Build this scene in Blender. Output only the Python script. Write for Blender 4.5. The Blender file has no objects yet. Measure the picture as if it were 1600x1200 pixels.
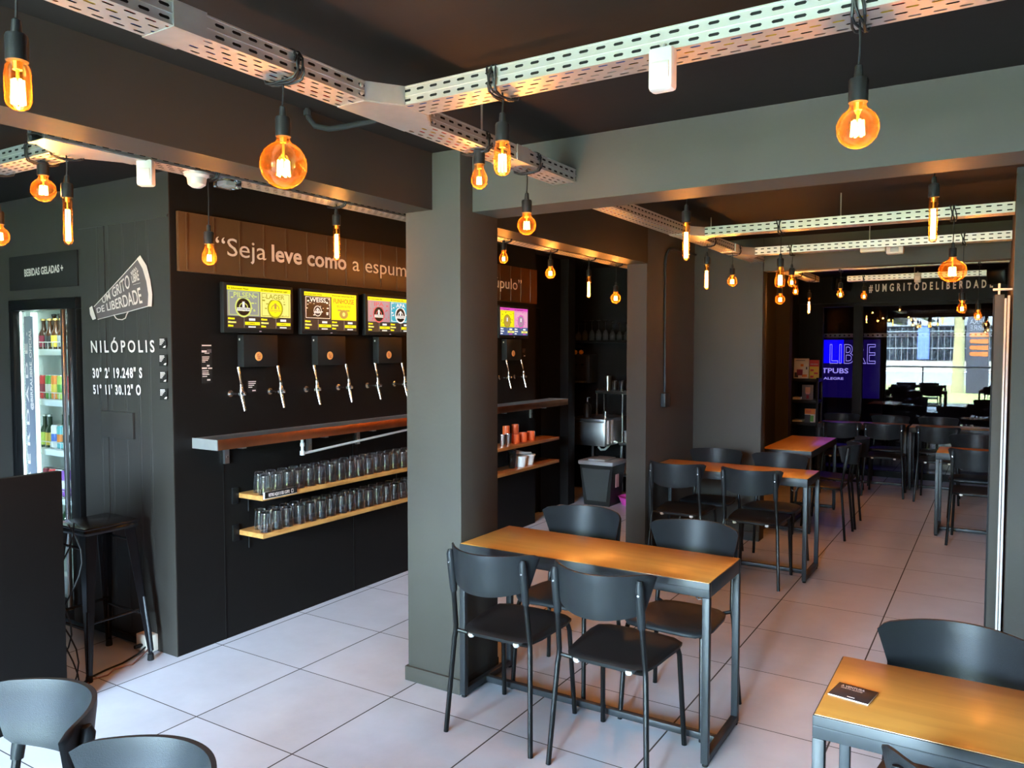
import bpy, bmesh, math, random
from mathutils import Vector, Matrix, Euler
random.seed(7)
R = math.radians
C = bpy.context.scene.collection
SC = bpy.context.scene

# ------------------------------------------------------------------ camera, light, exposure
CAM_A, CAM_P, CAM_F, CAM_H = 0.5574802, 0.0464629, 1222.665, 1.7
cd = bpy.data.cameras.new('camera')
cd.sensor_width = 36.0
cd.lens = CAM_F / 1600 * 36.0
cd.clip_start = 0.02
cd.clip_end = 300
cam = bpy.data.objects.new('camera', cd)
C.objects.link(cam)
cam.location = (0, 0, CAM_H)
cam.rotation_euler = (math.pi / 2 - CAM_P, 0, CAM_A)
SC.camera = cam

SC.view_settings.view_transform = 'Standard'
SC.view_settings.look = 'None'
SC.view_settings.gamma = 1
SC.view_settings.use_curve_mapping = False
SC.view_settings.exposure = 0.12

SKY = 330.0
SUN = 200.0
BULB_W = 21.0
w = bpy.data.worlds.new('sky')
SC.world = w
w.use_nodes = True
bg = w.node_tree.nodes['Background']
bg.inputs[0].default_value = (0.52, 0.77, 1.0, 1)
bg.inputs[1].default_value = SKY

sd = bpy.data.lights.new('sun', 'SUN')
sd.energy = SUN
sd.angle = R(0.6)
sd.color = (1, 0.95, 0.86)
sun = bpy.data.objects.new('sun', sd)
C.objects.link(sun)
sun.rotation_euler = Vector((0.35, -0.62, -0.75)).to_track_quat('-Z', 'Y').to_euler()

pd = bpy.data.lights.new('street_front_daylight', 'AREA')
pd.shape = 'RECTANGLE'
pd.size = 2.85
pd.size_y = 2.6
pd.cycles.is_portal = True
po = bpy.data.objects.new('street_front_daylight', pd)
C.objects.link(po)
po.location = (-1.52, -3.72, 1.32)
po.rotation_euler = (R(90), 0, 0)   # portal in the open street front, facing into the room


def P(px, py, axis, val):
    """the point of the photographed place seen at a photo position, on the plane axis=val"""
    sa, ca, sp, cp = math.sin(CAM_A), math.cos(CAM_A), math.sin(CAM_P), math.cos(CAM_P)
    f = Vector((-sa * cp, ca * cp, -sp))
    r = Vector((ca, sa, 0))
    u = r.cross(f)
    d = f + r * ((px - 800) / CAM_F) - u * ((py - 600) / CAM_F)
    o = Vector((0, 0, CAM_H))
    return o + d * ((val - o[axis]) / d[axis])


X, Y, Z = 0, 1, 2

# ------------------------------------------------------------------ materials
M = {}


def mat(name, col, rough=0.5, metal=0.0, spec=0.5, emit=None, es=0.0, coat=0.0, noise=0.0, nscale=8.0, bump=0.0, bscale=60.0):
    m = bpy.data.materials.new(name)
    m.use_nodes = True
    nt = m.node_tree
    b = nt.nodes['Principled BSDF']
    b.inputs['Base Color'].default_value = (*col, 1)
    b.inputs['Roughness'].default_value = rough
    b.inputs['Metallic'].default_value = metal
    b.inputs['Specular IOR Level'].default_value = spec
    b.inputs['Coat Weight'].default_value = coat
    b.inputs['Coat Roughness'].default_value = 0.12
    if emit:
        b.inputs['Emission Color'].default_value = (*emit, 1)
        b.inputs['Emission Strength'].default_value = es
    if noise or bump:
        tc = nt.nodes.new('ShaderNodeTexCoord')
        n = nt.nodes.new('ShaderNodeTexNoise')
        n.inputs['Scale'].default_value = nscale
        n.inputs['Detail'].default_value = 5
        nt.links.new(tc.outputs['Object'], n.inputs['Vector'])
        if noise:
            mx = nt.nodes.new('ShaderNodeMix')
            mx.data_type = 'RGBA'
            mx.inputs[6].default_value = (*[c * (1 - noise) for c in col], 1)
            mx.inputs[7].default_value = (*[min(1, c * (1 + noise)) for c in col], 1)
            nt.links.new(n.outputs['Fac'], mx.inputs[0])
            nt.links.new(mx.outputs[2], b.inputs['Base Color'])
        if bump:
            n2 = nt.nodes.new('ShaderNodeTexNoise')
            n2.inputs['Scale'].default_value = bscale
            n2.inputs['Detail'].default_value = 3
            nt.links.new(tc.outputs['Object'], n2.inputs['Vector'])
            bp = nt.nodes.new('ShaderNodeBump')
            bp.inputs['Strength'].default_value = bump
            bp.inputs['Distance'].default_value = 0.002
            nt.links.new(n2.outputs['Fac'], bp.inputs['Height'])
            nt.links.new(bp.outputs['Normal'], b.inputs['Normal'])
    M[name] = m
    return m


mat('charcoal_paint', (0.038, 0.0345, 0.0285), 0.7, spec=0.2, noise=0.12, nscale=3, bump=0.25, bscale=45)
mat('black_paint', (0.0050, 0.0042, 0.0038), 0.55, spec=0.08, noise=0.15, nscale=4)
mat('panel_paint', (0.022, 0.0195, 0.0165), 0.5, spec=0.2, noise=0.1, nscale=3)
mat('ceiling_paint', (0.0105, 0.0080, 0.0065), 0.75, spec=0.1, noise=0.15, nscale=2, bump=0.15, bscale=20)
mat('dark_room', (0.010, 0.010, 0.012), 0.7)
mat('galvanised', (0.48, 0.48, 0.465), 0.42, metal=0.75, noise=0.12, nscale=25)
mat('steel', (0.72, 0.72, 0.70), 0.28, metal=1.0, noise=0.08, nscale=12)
mat('chrome', (0.80, 0.79, 0.77), 0.20, metal=1.0)
mat('copper', (0.62, 0.24, 0.11), 0.30, metal=1.0, noise=0.35, nscale=9)
mat('black_plastic', (0.010, 0.0095, 0.009), 0.45, spec=0.13, bump=0.15, bscale=500)
mat('chair_plastic', (0.0105, 0.0115, 0.0125), 0.42, spec=0.15, bump=0.25, bscale=420)
mat('black_metal', (0.004, 0.004, 0.004), 0.30, spec=0.18)
mat('table_steel', (0.019, 0.021, 0.023), 0.42, spec=0.22, noise=0.1, nscale=20)
mat('stool_metal', (0.007, 0.007, 0.008), 0.18, spec=0.28)
mat('rubber', (0.01, 0.01, 0.01), 0.7, spec=0.12)
mat('slogan_panel_paint', (0.058, 0.023, 0.008), 0.4, spec=0.25, noise=0.2, nscale=5)
mat('medallion', (0.70, 0.33, 0.09), 0.5)
mat('white_plastic', (0.60, 0.595, 0.57), 0.4)
mat('white_paint', (0.80, 0.77, 0.72), 0.55)
mat('lettering_white', (0.70, 0.62, 0.57), 0.6)
mat('decal_grey', (0.065, 0.048, 0.046), 0.6)
mat('board_black', (0.010, 0.009, 0.008), 0.65, spec=0.12)
mat('coaster_face', (0.022, 0.018, 0.020), 0.5, spec=0.2)
mat('cream', (0.75, 0.70, 0.58), 0.5)
mat('orange_red', (0.52, 0.08, 0.02), 0.22, coat=0.5)
mat('wire_red', (0.6, 0.03, 0.03), 0.5)
mat('wire_blue', (0.06, 0.15, 0.6), 0.5)
mat('wire_yellow', (0.75, 0.5, 0.05), 0.5)
mat('pink', (0.5, 0.05, 0.28), 0.4)
mat('orange_fruit', (0.8, 0.3, 0.02), 0.5)
mat('amber_bottle', (0.05, 0.018, 0.006), 0.12)
mat('green_bottle', (0.02, 0.05, 0.02), 0.12)
mat('gold', (0.7, 0.5, 0.15), 0.35, metal=0.8)
mat('fridge_white', (0.72, 0.80, 0.78), 0.5)
mat('fridge_grey', (0.30, 0.36, 0.35), 0.5)
for nm, c in dict(red=(0.55, 0.03, 0.03), green=(0.10, 0.35, 0.05), orange=(0.75, 0.22, 0.02), lime=(0.45, 0.6, 0.1),
                  yellow=(0.75, 0.55, 0.05), blue=(0.05, 0.12, 0.4), purple=(0.25, 0.08, 0.4), white=(0.7, 0.68, 0.62),
                  teal=(0.1, 0.4, 0.4), maroon=(0.25, 0.02, 0.05), black=(0.02, 0.02, 0.02), pinkish=(0.65, 0.35, 0.35),
                  grey=(0.25, 0.26, 0.27), skin=(0.6, 0.33, 0.22), slate=(0.14, 0.16, 0.19)).items():
    mat('label_' + nm, c, 0.45)
for nm, c, s in [('yellow', (0.95, 0.80, 0.01), 1.1), ('dark', (0.035, 0.03, 0.028), 0.9), ('white', (0.95, 0.95, 0.9), 1.0),
                 ('lime', (0.75, 0.85, 0.2), 0.9), ('grey', (0.35, 0.38, 0.35), 0.8), ('olive', (0.45, 0.42, 0.02), 0.8),
                 ('pale_yellow', (0.95, 0.85, 0.22), 1.0), ('red', (0.6, 0.08, 0.02), 0.8), ('tan', (0.65, 0.38, 0.08), 0.8),
                 ('mauve', (0.48, 0.36, 0.42), 0.8), ('rose', (0.75, 0.12, 0.15), 0.8), ('cyan', (0.02, 0.45, 0.62), 0.9),
                 ('magenta', (0.75, 0.08, 0.5), 1.0), ('navy', (0.10, 0.14, 0.32), 0.8), ('pink', (0.9, 0.45, 0.6), 0.9),
                 ('black', (0.01, 0.01, 0.01), 0.5), ('blue', (0.003, 0.001, 1.0), 2.2), ('night', (0.014, 0.004, 0.16), 0.6), ('neon', (0.40, 0.33, 1.0), 2.0)]:
    mat('screen_' + nm, (0, 0, 0), 0.25, emit=c, es=s)
mat('led', (0.9, 0.95, 0.95), 0.4, emit=(0.72, 1.0, 0.95), es=3.0)
mat('bin_black', (0.02, 0.021, 0.02), 0.45)
mat('grass', (0.16, 0.19, 0.04), 0.9, noise=0.35, nscale=6)
mat('pavement', (0.30, 0.27, 0.21), 0.9, noise=0.15, nscale=2)
mat('asphalt', (0.20, 0.20, 0.19), 0.9, noise=0.1, nscale=2)
mat('facade', (0.45, 0.47, 0.49), 0.8, noise=0.06, nscale=1)
mat('garage_dark', (0.02, 0.023, 0.026), 0.9)
mat('bark', (0.28, 0.24, 0.13), 0.9, noise=0.3, nscale=20)
mat('frond', (0.22, 0.28, 0.05), 0.8)
mat('straw', (0.55, 0.42, 0.16), 0.8)
mat('flag_cloth', (0.02, 0.022, 0.028), 0.8)
mat('flag_orange', (0.85, 0.25, 0.06), 0.7)
mat('flag_text', (0.75, 0.78, 0.8), 0.7)


def node_mat(name):
    m = bpy.data.materials.new(name)
    m.use_nodes = True
    M[name] = m
    nt = m.node_tree
    return m, nt, nt.nodes['Principled BSDF']


def mk_floor():
    m, nt, b = node_mat('floor_tiles')
    N, L = nt.nodes, nt.links
    tc = N.new('ShaderNodeTexCoord')
    sp = N.new('ShaderNodeSeparateXYZ')
    L.new(tc.outputs['Object'], sp.inputs[0])

    def math_(op, a, bv=None):
        n = N.new('ShaderNodeMath')
        n.operation = op
        for k, v in enumerate((a, bv)):
            if v is None:
                continue
            if isinstance(v, (int, float)):
                n.inputs[k].default_value = v
            else:
                L.new(v, n.inputs[k])
        return n.outputs[0]
    T = 0.63043
    masks, cells = [], []
    for ax, off, wd in (('X', -3.10534 + 20 * T, 0.0042), ('Y', 2.85920 + 20 * T, 0.0030)):
        u = math_('DIVIDE', math_('ADD', sp.outputs[ax], -off + 40 * T), T)
        cells.append(math_('FLOOR', u))
        fr = math_('FRACT', u)
        d = math_('MINIMUM', fr, math_('SUBTRACT', 1.0, fr))
        masks.append(math_('LESS_THAN', d, wd / T * 0.9))
    g = math_('MAXIMUM', masks[0], masks[1])
    cv = N.new('ShaderNodeCombineXYZ')
    L.new(cells[0], cv.inputs[0])
    L.new(cells[1], cv.inputs[1])
    wn = N.new('ShaderNodeTexWhiteNoise')
    L.new(cv.outputs[0], wn.inputs['Vector'])
    n1 = N.new('ShaderNodeTexNoise')
    n1.inputs['Scale'].default_value = 2.6
    n1.inputs['Detail'].default_value = 9
    n1.inputs['Roughness'].default_value = 0.65
    ad = N.new('ShaderNodeVectorMath')
    ad.operation = 'MULTIPLY_ADD'
    ad.inputs[1].default_value = (7, 7, 7)
    L.new(cv.outputs[0], ad.inputs[0])
    L.new(tc.outputs['Object'], ad.inputs[2])
    L.new(ad.outputs[0], n1.inputs['Vector'])
    cr = N.new('ShaderNodeValToRGB')
    cr.color_ramp.elements[0].position = 0.3
    cr.color_ramp.elements[0].color = (0.37, 0.40, 0.45, 1)
    cr.color_ramp.elements[1].position = 0.72
    cr.color_ramp.elements[1].color = (0.46, 0.495, 0.55, 1)
    L.new(n1.outputs['Fac'], cr.inputs[0])
    br = N.new('ShaderNodeHueSaturation')
    L.new(cr.outputs[0], br.inputs['Color'])
    L.new(math_('ADD', math_('MULTIPLY', wn.outputs['Value'], 0.07), 0.96), br.inputs['Value'])
    mx = N.new('ShaderNodeMix')
    mx.data_type = 'RGBA'
    L.new(g, mx.inputs[0])
    L.new(br.outputs[0], mx.inputs[6])
    mx.inputs[7].default_value = (0.030, 0.026, 0.024, 1)
    L.new(mx.outputs[2], b.inputs['Base Color'])
    L.new(math_('ADD', math_('MULTIPLY', g, 0.45), 0.33), b.inputs['Roughness'])


def mk_wood(name, c1, c2, rough, coat, along, scale=1.0):
    m, nt, b = node_mat(name)
    N, L = nt.nodes, nt.links
    tc = N.new('ShaderNodeTexCoord')
    mp = N.new('ShaderNodeMapping')
    s = [9.0 * scale] * 3
    s[along] = 1.1 * scale
    mp.inputs['Scale'].default_value = s
    L.new(tc.outputs['Object'], mp.inputs[0])
    n = N.new('ShaderNodeTexNoise')
    n.inputs['Scale'].default_value = 2.2
    n.inputs['Detail'].default_value = 8
    n.inputs['Distortion'].default_value = 0.8
    L.new(mp.outputs[0], n.inputs['Vector'])
    cr = N.new('ShaderNodeValToRGB')
    cr.color_ramp.elements[0].position = 0.25
    cr.color_ramp.elements[0].color = (*c1, 1)
    cr.color_ramp.elements[1].position = 0.75
    cr.color_ramp.elements[1].color = (*c2, 1)
    L.new(n.outputs['Fac'], cr.inputs[0])
    L.new(cr.outputs[0], b.inputs['Base Color'])
    b.inputs['Roughness'].default_value = rough
    b.inputs['Coat Weight'].default_value = coat
    b.inputs['Coat Roughness'].default_value = 0.18


def mk_amber():
    m, nt, b = node_mat('amber_glass')
    N, L = nt.nodes, nt.links
    N.remove(b)
    out = N['Material Output']
    tr = N.new('ShaderNodeBsdfTransparent')
    tr.inputs[0].default_value = (1.0, 0.80, 0.50, 1)
    tl = N.new('ShaderNodeBsdfTranslucent')
    tl.inputs[0].default_value = (1.0, 0.36, 0.03, 1)
    gl = N.new('ShaderNodeBsdfGlossy')
    gl.inputs[0].default_value = (1, 0.8, 0.55, 1)
    gl.inputs[1].default_value = 0.04
    m1 = N.new('ShaderNodeMixShader')
    m1.inputs[0].default_value = 0.004
    L.new(tr.outputs[0], m1.inputs[1])
    L.new(tl.outputs[0], m1.inputs[2])
    lw = N.new('ShaderNodeLayerWeight')
    lw.inputs[0].default_value = 0.18
    m2 = N.new('ShaderNodeMixShader')
    L.new(lw.outputs['Facing'], m2.inputs[0])
    L.new(m1.outputs[0], m2.inputs[1])
    m3 = N.new('ShaderNodeMixShader')
    m3.inputs[0].default_value = 0.06
    L.new(gl.outputs[0], m3.inputs[1])
    L.new(tl.outputs[0], m3.inputs[2])
    L.new(m3.outputs[0], m2.inputs[2])
    L.new(m2.outputs[0], out.inputs[0])


def mk_clear(name, tint, refl, rough=0.0, blend=0.25):
    """thin clear sheet: lets light through, mirrors more at grazing angles"""
    m, nt, b = node_mat(name)
    N, L = nt.nodes, nt.links
    N.remove(b)
    tr = N.new('ShaderNodeBsdfTransparent')
    tr.inputs[0].default_value = (*tint, 1)
    gl = N.new('ShaderNodeBsdfGlossy')
    gl.inputs[1].default_value = rough
    mx = N.new('ShaderNodeMixShader')
    lw = N.new('ShaderNodeLayerWeight')
    lw.inputs[0].default_value = blend
    mr = N.new('ShaderNodeMapRange')
    mr.inputs[3].default_value = refl
    mr.inputs[4].default_value = 0.95
    L.new(lw.outputs['Facing'], mr.inputs[0])
    L.new(mr.outputs[0], mx.inputs[0])
    L.new(tr.outputs[0], mx.inputs[1])
    L.new(gl.outputs[0], mx.inputs[2])
    L.new(mx.outputs[0], N['Material Output'].inputs[0])


def mk_glass(name, col, ior=1.45):
    m, nt, b = node_mat(name)
    N, L = nt.nodes, nt.links
    N.remove(b)
    g = N.new('ShaderNodeBsdfGlass')
    g.inputs[0].default_value = (*col, 1)
    g.inputs[1].default_value = 0.0
    g.inputs[2].default_value = ior
    if name == 'tumbler_glass':     # faint white mixed in, standing for bright highlights on the glass
        df = N.new('ShaderNodeBsdfTranslucent')
        df.inputs[0].default_value = (0.9, 0.92, 0.95, 1)
        mx = N.new('ShaderNodeMixShader')
        mx.inputs[0].default_value = 0.04
        L.new(g.outputs[0], mx.inputs[1])
        L.new(df.outputs[0], mx.inputs[2])
        L.new(mx.outputs[0], N['Material Output'].inputs[0])
    else:
        L.new(g.outputs[0], N['Material Output'].inputs[0])


def mk_emit(name, col, s):
    m, nt, b = node_mat(name)
    N, L = nt.nodes, nt.links
    N.remove(b)
    e = N.new('ShaderNodeEmission')
    e.inputs[0].default_value = (*col, 1)
    e.inputs[1].default_value = s
    L.new(e.outputs[0], N['Material Output'].inputs[0])


def mk_bluetile():
    m, nt, b = node_mat('blue_tile')
    N, L = nt.nodes, nt.links
    tc = N.new('ShaderNodeTexCoord')
    bk = N.new('ShaderNodeTexBrick')
    bk.offset = 0
    bk.inputs['Color1'].default_value = (0.05, 0.10, 0.32, 1)
    bk.inputs['Color2'].default_value = (0.06, 0.11, 0.34, 1)
    bk.inputs['Mortar'].default_value = (0.12, 0.18, 0.38, 1)
    bk.inputs['Scale'].default_value = 1.0
    bk.inputs['Brick Width'].default_value = 0.35
    bk.inputs['Row Height'].default_value = 0.35
    bk.inputs['Mortar Size'].default_value = 0.03
    mp = N.new('ShaderNodeMapping')
    mp.inputs['Rotation'].default_value = (R(90), 0, 0)
    L.new(tc.outputs['Object'], mp.inputs[0])
    L.new(mp.outputs[0], bk.inputs['Vector'])
    L.new(bk.outputs['Color'], b.inputs['Base Color'])


mk_floor()
mk_wood('table_wood', (0.31, 0.15, 0.028), (0.43, 0.225, 0.048), 0.36, 0.15, 0)
mk_wood('table_wood_y', (0.31, 0.15, 0.028), (0.43, 0.225, 0.048), 0.32, 0.2, 1)
mk_wood('shelf_wood', (0.21, 0.09, 0.02), (0.42, 0.21, 0.06), 0.4, 0.2, 1, 1.6)
mk_amber()
mk_clear('window_glass', (0.62, 0.62, 0.66), 0.04, blend=0.08)
mk_clear('fridge_glass', (0.96, 0.97, 0.96), 0.04, blend=0.1)
mk_glass('tumbler_glass', (1, 1, 1))
mk_glass('clear_plastic', (0.9, 0.93, 0.93), 1.3)
mk_emit('filament', (1.0, 0.60, 0.18), 90.0)
mk_bluetile()


# ------------------------------------------------------------------ mesh helpers
class MB:
    def __init__(self, o=(0, 0, 0)):
        self.v, self.f, self.o = [], [], Vector(o)

    def add(self, vs, fs):
        k = len(self.v)
        self.v += [Vector(v) for v in vs]
        self.f += [[i + k for i in f] for f in fs]
        return self

    def box(self, lo, hi, bev=0.0, rot=None, piv=None):
        lo, hi = Vector(lo), Vector(hi)
        if bev <= 0:
            vs = [(x, y, z) for x in (lo.x, hi.x) for y in (lo.y, hi.y) for z in (lo.z, hi.z)]
            fs = [(0, 1, 3, 2), (4, 6, 7, 5), (0, 4, 5, 1), (2, 3, 7, 6), (0, 2, 6, 4), (1, 5, 7, 3)]
        else:
            bm = bmesh.new()
            bmesh.ops.create_cube(bm, size=1)
            s, c = hi - lo, (hi + lo) / 2
            for v in bm.verts:
                v.co = Vector((v.co.x * s.x, v.co.y * s.y, v.co.z * s.z)) + c
            bmesh.ops.bevel(bm, geom=list(bm.edges), offset=min(bev, min(s) * 0.45), segments=2, affect='EDGES', profile=0.5)
            bm.verts.index_update()
            vs = [v.co.copy() for v in bm.verts]
            fs = [[v.index for v in f.verts] for f in bm.faces]
            bm.free()
        if rot is not None:
            pv = Vector(piv) if piv is not None else (lo + hi) / 2
            vs = [rot @ (Vector(v) - pv) + pv for v in vs]
        return self.add(vs, fs)

    def tube(self, pts, r, seg=10, cap=True):
        pts = [Vector(p) for p in pts]
        n = len(pts)
        rs = r if isinstance(r, (list, tuple)) else [r] * n
        vs, fs = [], []
        prev = None
        for i, p in enumerate(pts):
            t = (pts[min(i + 1, n - 1)] - pts[max(i - 1, 0)]).normalized()
            if prev is None:
                a = t.orthogonal().normalized()
            else:
                a = (prev - t * prev.dot(t))
                a = a.normalized() if a.length > 1e-6 else t.orthogonal().normalized()
            prev = a
            b = t.cross(a)
            for k in range(seg):
                th = 2 * math.pi * k / seg
                vs.append(p + (a * math.cos(th) + b * math.sin(th)) * rs[i])
        for i in range(n - 1):
            for k in range(seg):
                k2 = (k + 1) % seg
                fs.append((i * seg + k, i * seg + k2, (i + 1) * seg + k2, (i + 1) * seg + k))
        if cap:
            fs.append(tuple(range(seg))[::-1])
            fs.append(tuple((n - 1) * seg + k for k in range(seg)))
        return self.add(vs, fs)

    def lathe(self, prof, c=(0, 0, 0), seg=20, axis=2):
        c = Vector(c)
        vs, fs = [], []
        n = len(prof)
        for r, z in prof:
            for k in range(seg):
                th = 2 * math.pi * k / seg
                a, b = r * math.cos(th), r * math.sin(th)
                vs.append(c + (Vector((a, b, z)) if axis == 2 else (Vector((z, a, b)) if axis == 0 else Vector((b, z, a)))))
        for i in range(n - 1):
            for k in range(seg):
                k2 = (k + 1) % seg
                fs.append((i * seg + k, i * seg + k2, (i + 1) * seg + k2, (i + 1) * seg + k))
        if prof[0][0] > 1e-5:
            fs.append(tuple(range(seg))[::-1])
        if prof[-1][0] > 1e-5:
            fs.append(tuple((n - 1) * seg + k for k in range(seg)))
        return self.add(vs, fs)

    def prism(self, poly, d):
        """planar polygon (3D points) swept by vector d"""
        n = len(poly)
        d = Vector(d)
        vs = [Vector(p) for p in poly] + [Vector(p) + d for p in poly]
        fs = [tuple(range(n))[::-1], tuple(range(n, 2 * n))]
        fs += [(i, (i + 1) % n, n + (i + 1) % n, n + i) for i in range(n)]
        return self.add(vs, fs)

    def build(self, name, m, parent=None, smooth=True, angle=32):
        me = bpy.data.meshes.new(name)
        me.from_pydata([v - self.o for v in self.v], [], self.f)
        bm = bmesh.new()
        bm.from_mesh(me)
        bmesh.ops.recalc_face_normals(bm, faces=bm.faces)
        bm.to_mesh(me)
        bm.free()
        me.update()
        if smooth:
            me.polygons.foreach_set('use_smooth', [True] * len(me.polygons))
            me.set_sharp_from_angle(angle=R(angle))
        me.materials.append(M[m])
        o = bpy.data.objects.new(name, me)
        C.objects.link(o)
        if parent is not None:
            o.parent = parent
        else:
            o.location = self.o
        return o


def tag(o, label, cat, group=None, kind=None):
    o['label'] = label
    o['category'] = cat
    if group:
        o['group'] = group
    if kind:
        o['kind'] = kind
    return o


def thing(name, label, cat, loc=(0, 0, 0), rz=0.0, group=None):
    o = bpy.data.objects.new(name, None)
    o.empty_display_size = 0.05
    C.objects.link(o)
    o.location = loc
    o.rotation_euler = (0, 0, rz)
    return tag(o, label, cat, group)


def struct(name, mb, m, **k):
    o = mb.build(name, m, **k)
    o['kind'] = 'structure'
    return o


def kids(o):
    return [c for c in bpy.data.objects if c.parent == o]


CHILD = {}


def copy_tree(o, parent=None):
    c = o.copy()
    C.objects.link(c)
    c.parent = parent
    for k in list(o.children):
        copy_tree(k, c)
    return c


def place(src, loc, rz, label, group=None):
    c = copy_tree(src)
    c.location = loc
    c.rotation_euler = (0, 0, rz)
    c['label'] = label
    if group:
        c['group'] = group
    return c


_capH = [None]


def text_mesh(body, bold=0.0, outline=0.0, space=None):
    cu = bpy.data.curves.new('lettering', 'FONT')
    cu.body = body
    cu.size = 1.0
    cu.offset = bold
    if space:
        cu.space_character = space
    cu.resolution_u = 3
    if outline:
        cu.fill_mode = 'NONE'
        cu.bevel_depth = outline
        cu.bevel_resolution = 1
    ob = bpy.data.objects.new('lettering_tmp', cu)
    C.objects.link(ob)
    dg = bpy.context.evaluated_depsgraph_get()
    dg.update()
    me = bpy.data.meshes.new_from_object(ob.evaluated_get(dg))
    bpy.data.objects.remove(ob)
    bpy.data.curves.remove(cu)
    return me


def cap_height():
    if _capH[0] is None:
        me = text_mesh('H')
        _capH[0] = max(v.co.y for v in me.vertices)
    return _capH[0]


def text(name, body, BL, BR, TL, TR=None, m='lettering_white', parent=None, off=(0, 0, 0), bold=0.0, lift=(0, 0, 0), outline=0.0, space=None):
    """lettering spread over a quad: BL-BR baseline, TL/TR at capital height; lift = offset off the surface"""
    BL, BR, TL = Vector(BL), Vector(BR), Vector(TL)
    TR = Vector(TR) if TR is not None else BR + TL - BL
    me = text_mesh(body, bold, outline, space)
    xs = [v.co.x for v in me.vertices]
    x0, x1, H = min(xs), max(xs), cap_height()
    o3 = Vector(off)
    lf = Vector(lift)
    n = (BR - BL).cross(TL - BL).normalized()
    if lf.length == 0:
        lf = n * 0.002
    for v in me.vertices:
        u, t = (v.co.x - x0) / (x1 - x0), v.co.y / H
        p = BL * (1 - u) * (1 - t) + BR * u * (1 - t) + TL * (1 - u) * t + TR * u * t
        v.co = p + lf + n * v.co.z * (TL - BL).length / H - o3
    me.materials.clear()
    me.materials.append(M[m])
    o = bpy.data.objects.new(name, me)
    C.objects.link(o)
    if parent is not None:
        o.parent = parent
    else:
        o.location = o3
    return o


def quad(name, BL, BR, TR, TL, m, parent, off=(0, 0, 0), t=0.001):
    BL, BR, TR, TL = map(Vector, (BL, BR, TR, TL))
    n = (BR - BL).cross(TL - BL).normalized()
    return MB(off).prism([BL, BR, TR, TL], n * t).build(name, m, parent, smooth=False)


def join(*obs):
    """fold flat pieces of one part into the first"""
    bm = bmesh.new()
    mats = []
    for o in obs:
        me = o.data
        mm = me.materials[0]
        if mm not in mats:
            mats.append(mm)
        k = len(bm.faces)
        bm.from_mesh(me)
        bm.faces.ensure_lookup_table()
        for f in bm.faces[k:]:
            f.material_index = mats.index(mm)
    me = bpy.data.meshes.new(obs[0].name)
    bm.to_mesh(me)
    bm.free()
    for mm in mats:
        me.materials.append(mm)
    obs[0].data = me
    for o in obs[1:]:
        bpy.data.objects.remove(o)
    return obs[0]

# ------------------------------------------------------------------ the setting
CZ = 2.645
struct('floor', MB().box((-6.1, -3.7, -0.06), (3.2, 13.6, 0)), 'floor_tiles', smooth=False)
struct('ceiling', MB().box((-6.1, -3.7, CZ), (3.2, 13.6, CZ + 0.25)), 'ceiling_paint', smooth=False)
struct('wall_left', MB().box((-6.1, -3.7, 0), (-6.0, 8.7, CZ)), 'black_paint', smooth=False)
struct('wall_front', MB().box((-6.0, -3.7, 0), (-2.95, -3.58, CZ)).box((-0.10, -3.7, 0), (3.1, -3.58, CZ)), 'black_paint', smooth=False)  # unseen wall; its street opening is shaped to steer the daylight
struct('wall_right', MB().box((3.0, -3.7, 0), (3.1, 5.1, CZ)), 'charcoal_paint', smooth=False)

LY = 2.613      # the wall with the megaphone
wb = MB()
wb.box((-4.655, LY, 0), (-3.795, LY + 0.006, CZ)).box((-4.655, LY + 0.006, 0), (-3.95, LY + 0.14, CZ))
wb.box((-5.47, LY, 2.005), (-4.655, LY + 0.14, CZ))
wb.box((-6.0, LY, 0), (-5.47, LY + 0.14, CZ))
for x in (-4.47, -4.36, -4.22, -4.09, -3.99):       # narrow standing ribs of the sheet cladding
    wb.prism([(x - 0.014, LY + 0.001, 0.09), (x - 0.007, LY - 0.0012, 0.09), (x + 0.007, LY - 0.0012, 0.09), (x + 0.014, LY + 0.001, 0.09)], (0, 0, 2.31))
wb.box((-4.66, LY - 0.006, 2.40), (-3.80, LY + 0.001, 2.415)).box((-4.405, LY - 0.005, 0.09), (-4.397, LY + 0.001, 2.4))
struct('wall_megaphone', wb, 'panel_paint', smooth=False)
WX = -3.795     # the tap wall
tw_ = MB().box((-3.95, LY + 0.006, 0), (WX, 6.51, CZ))
tw_.box((WX, 3.998, 0.0), (WX + 0.003, 4.004, 1.14)).box((WX, 2.93, 0.0), (WX + 0.003, 2.936, 1.1))
struct('wall_taps', tw_, 'black_paint', smooth=False)
struct('wall_passage', MB().box((-4.17, 6.51, 0), (-4.02, 7.43, CZ)), 'black_paint', smooth=False)
struct('trim_1', MB().box((-4.02, 6.515, 2.10), (-3.99, 7.0, 2.16)).box((-4.02, 6.965, 0), (-3.99, 7.0, 2.10)).box((-4.02, 6.515, 0), (-3.99, 6.55, 2.10)), 'black_paint', smooth=False)
struct('wall_kitchen', MB().box((-4.75, 7.43, 0), (-4.6, 8.6, CZ)).box((-4.6, 8.5, 0), (-2.535, 8.6, CZ)), 'black_paint', smooth=False)
struct('pillar_kitchen', MB().box((-4.6, 7.43, 0), (-3.92, 7.58, CZ)), 'black_paint', smooth=False)

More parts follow.
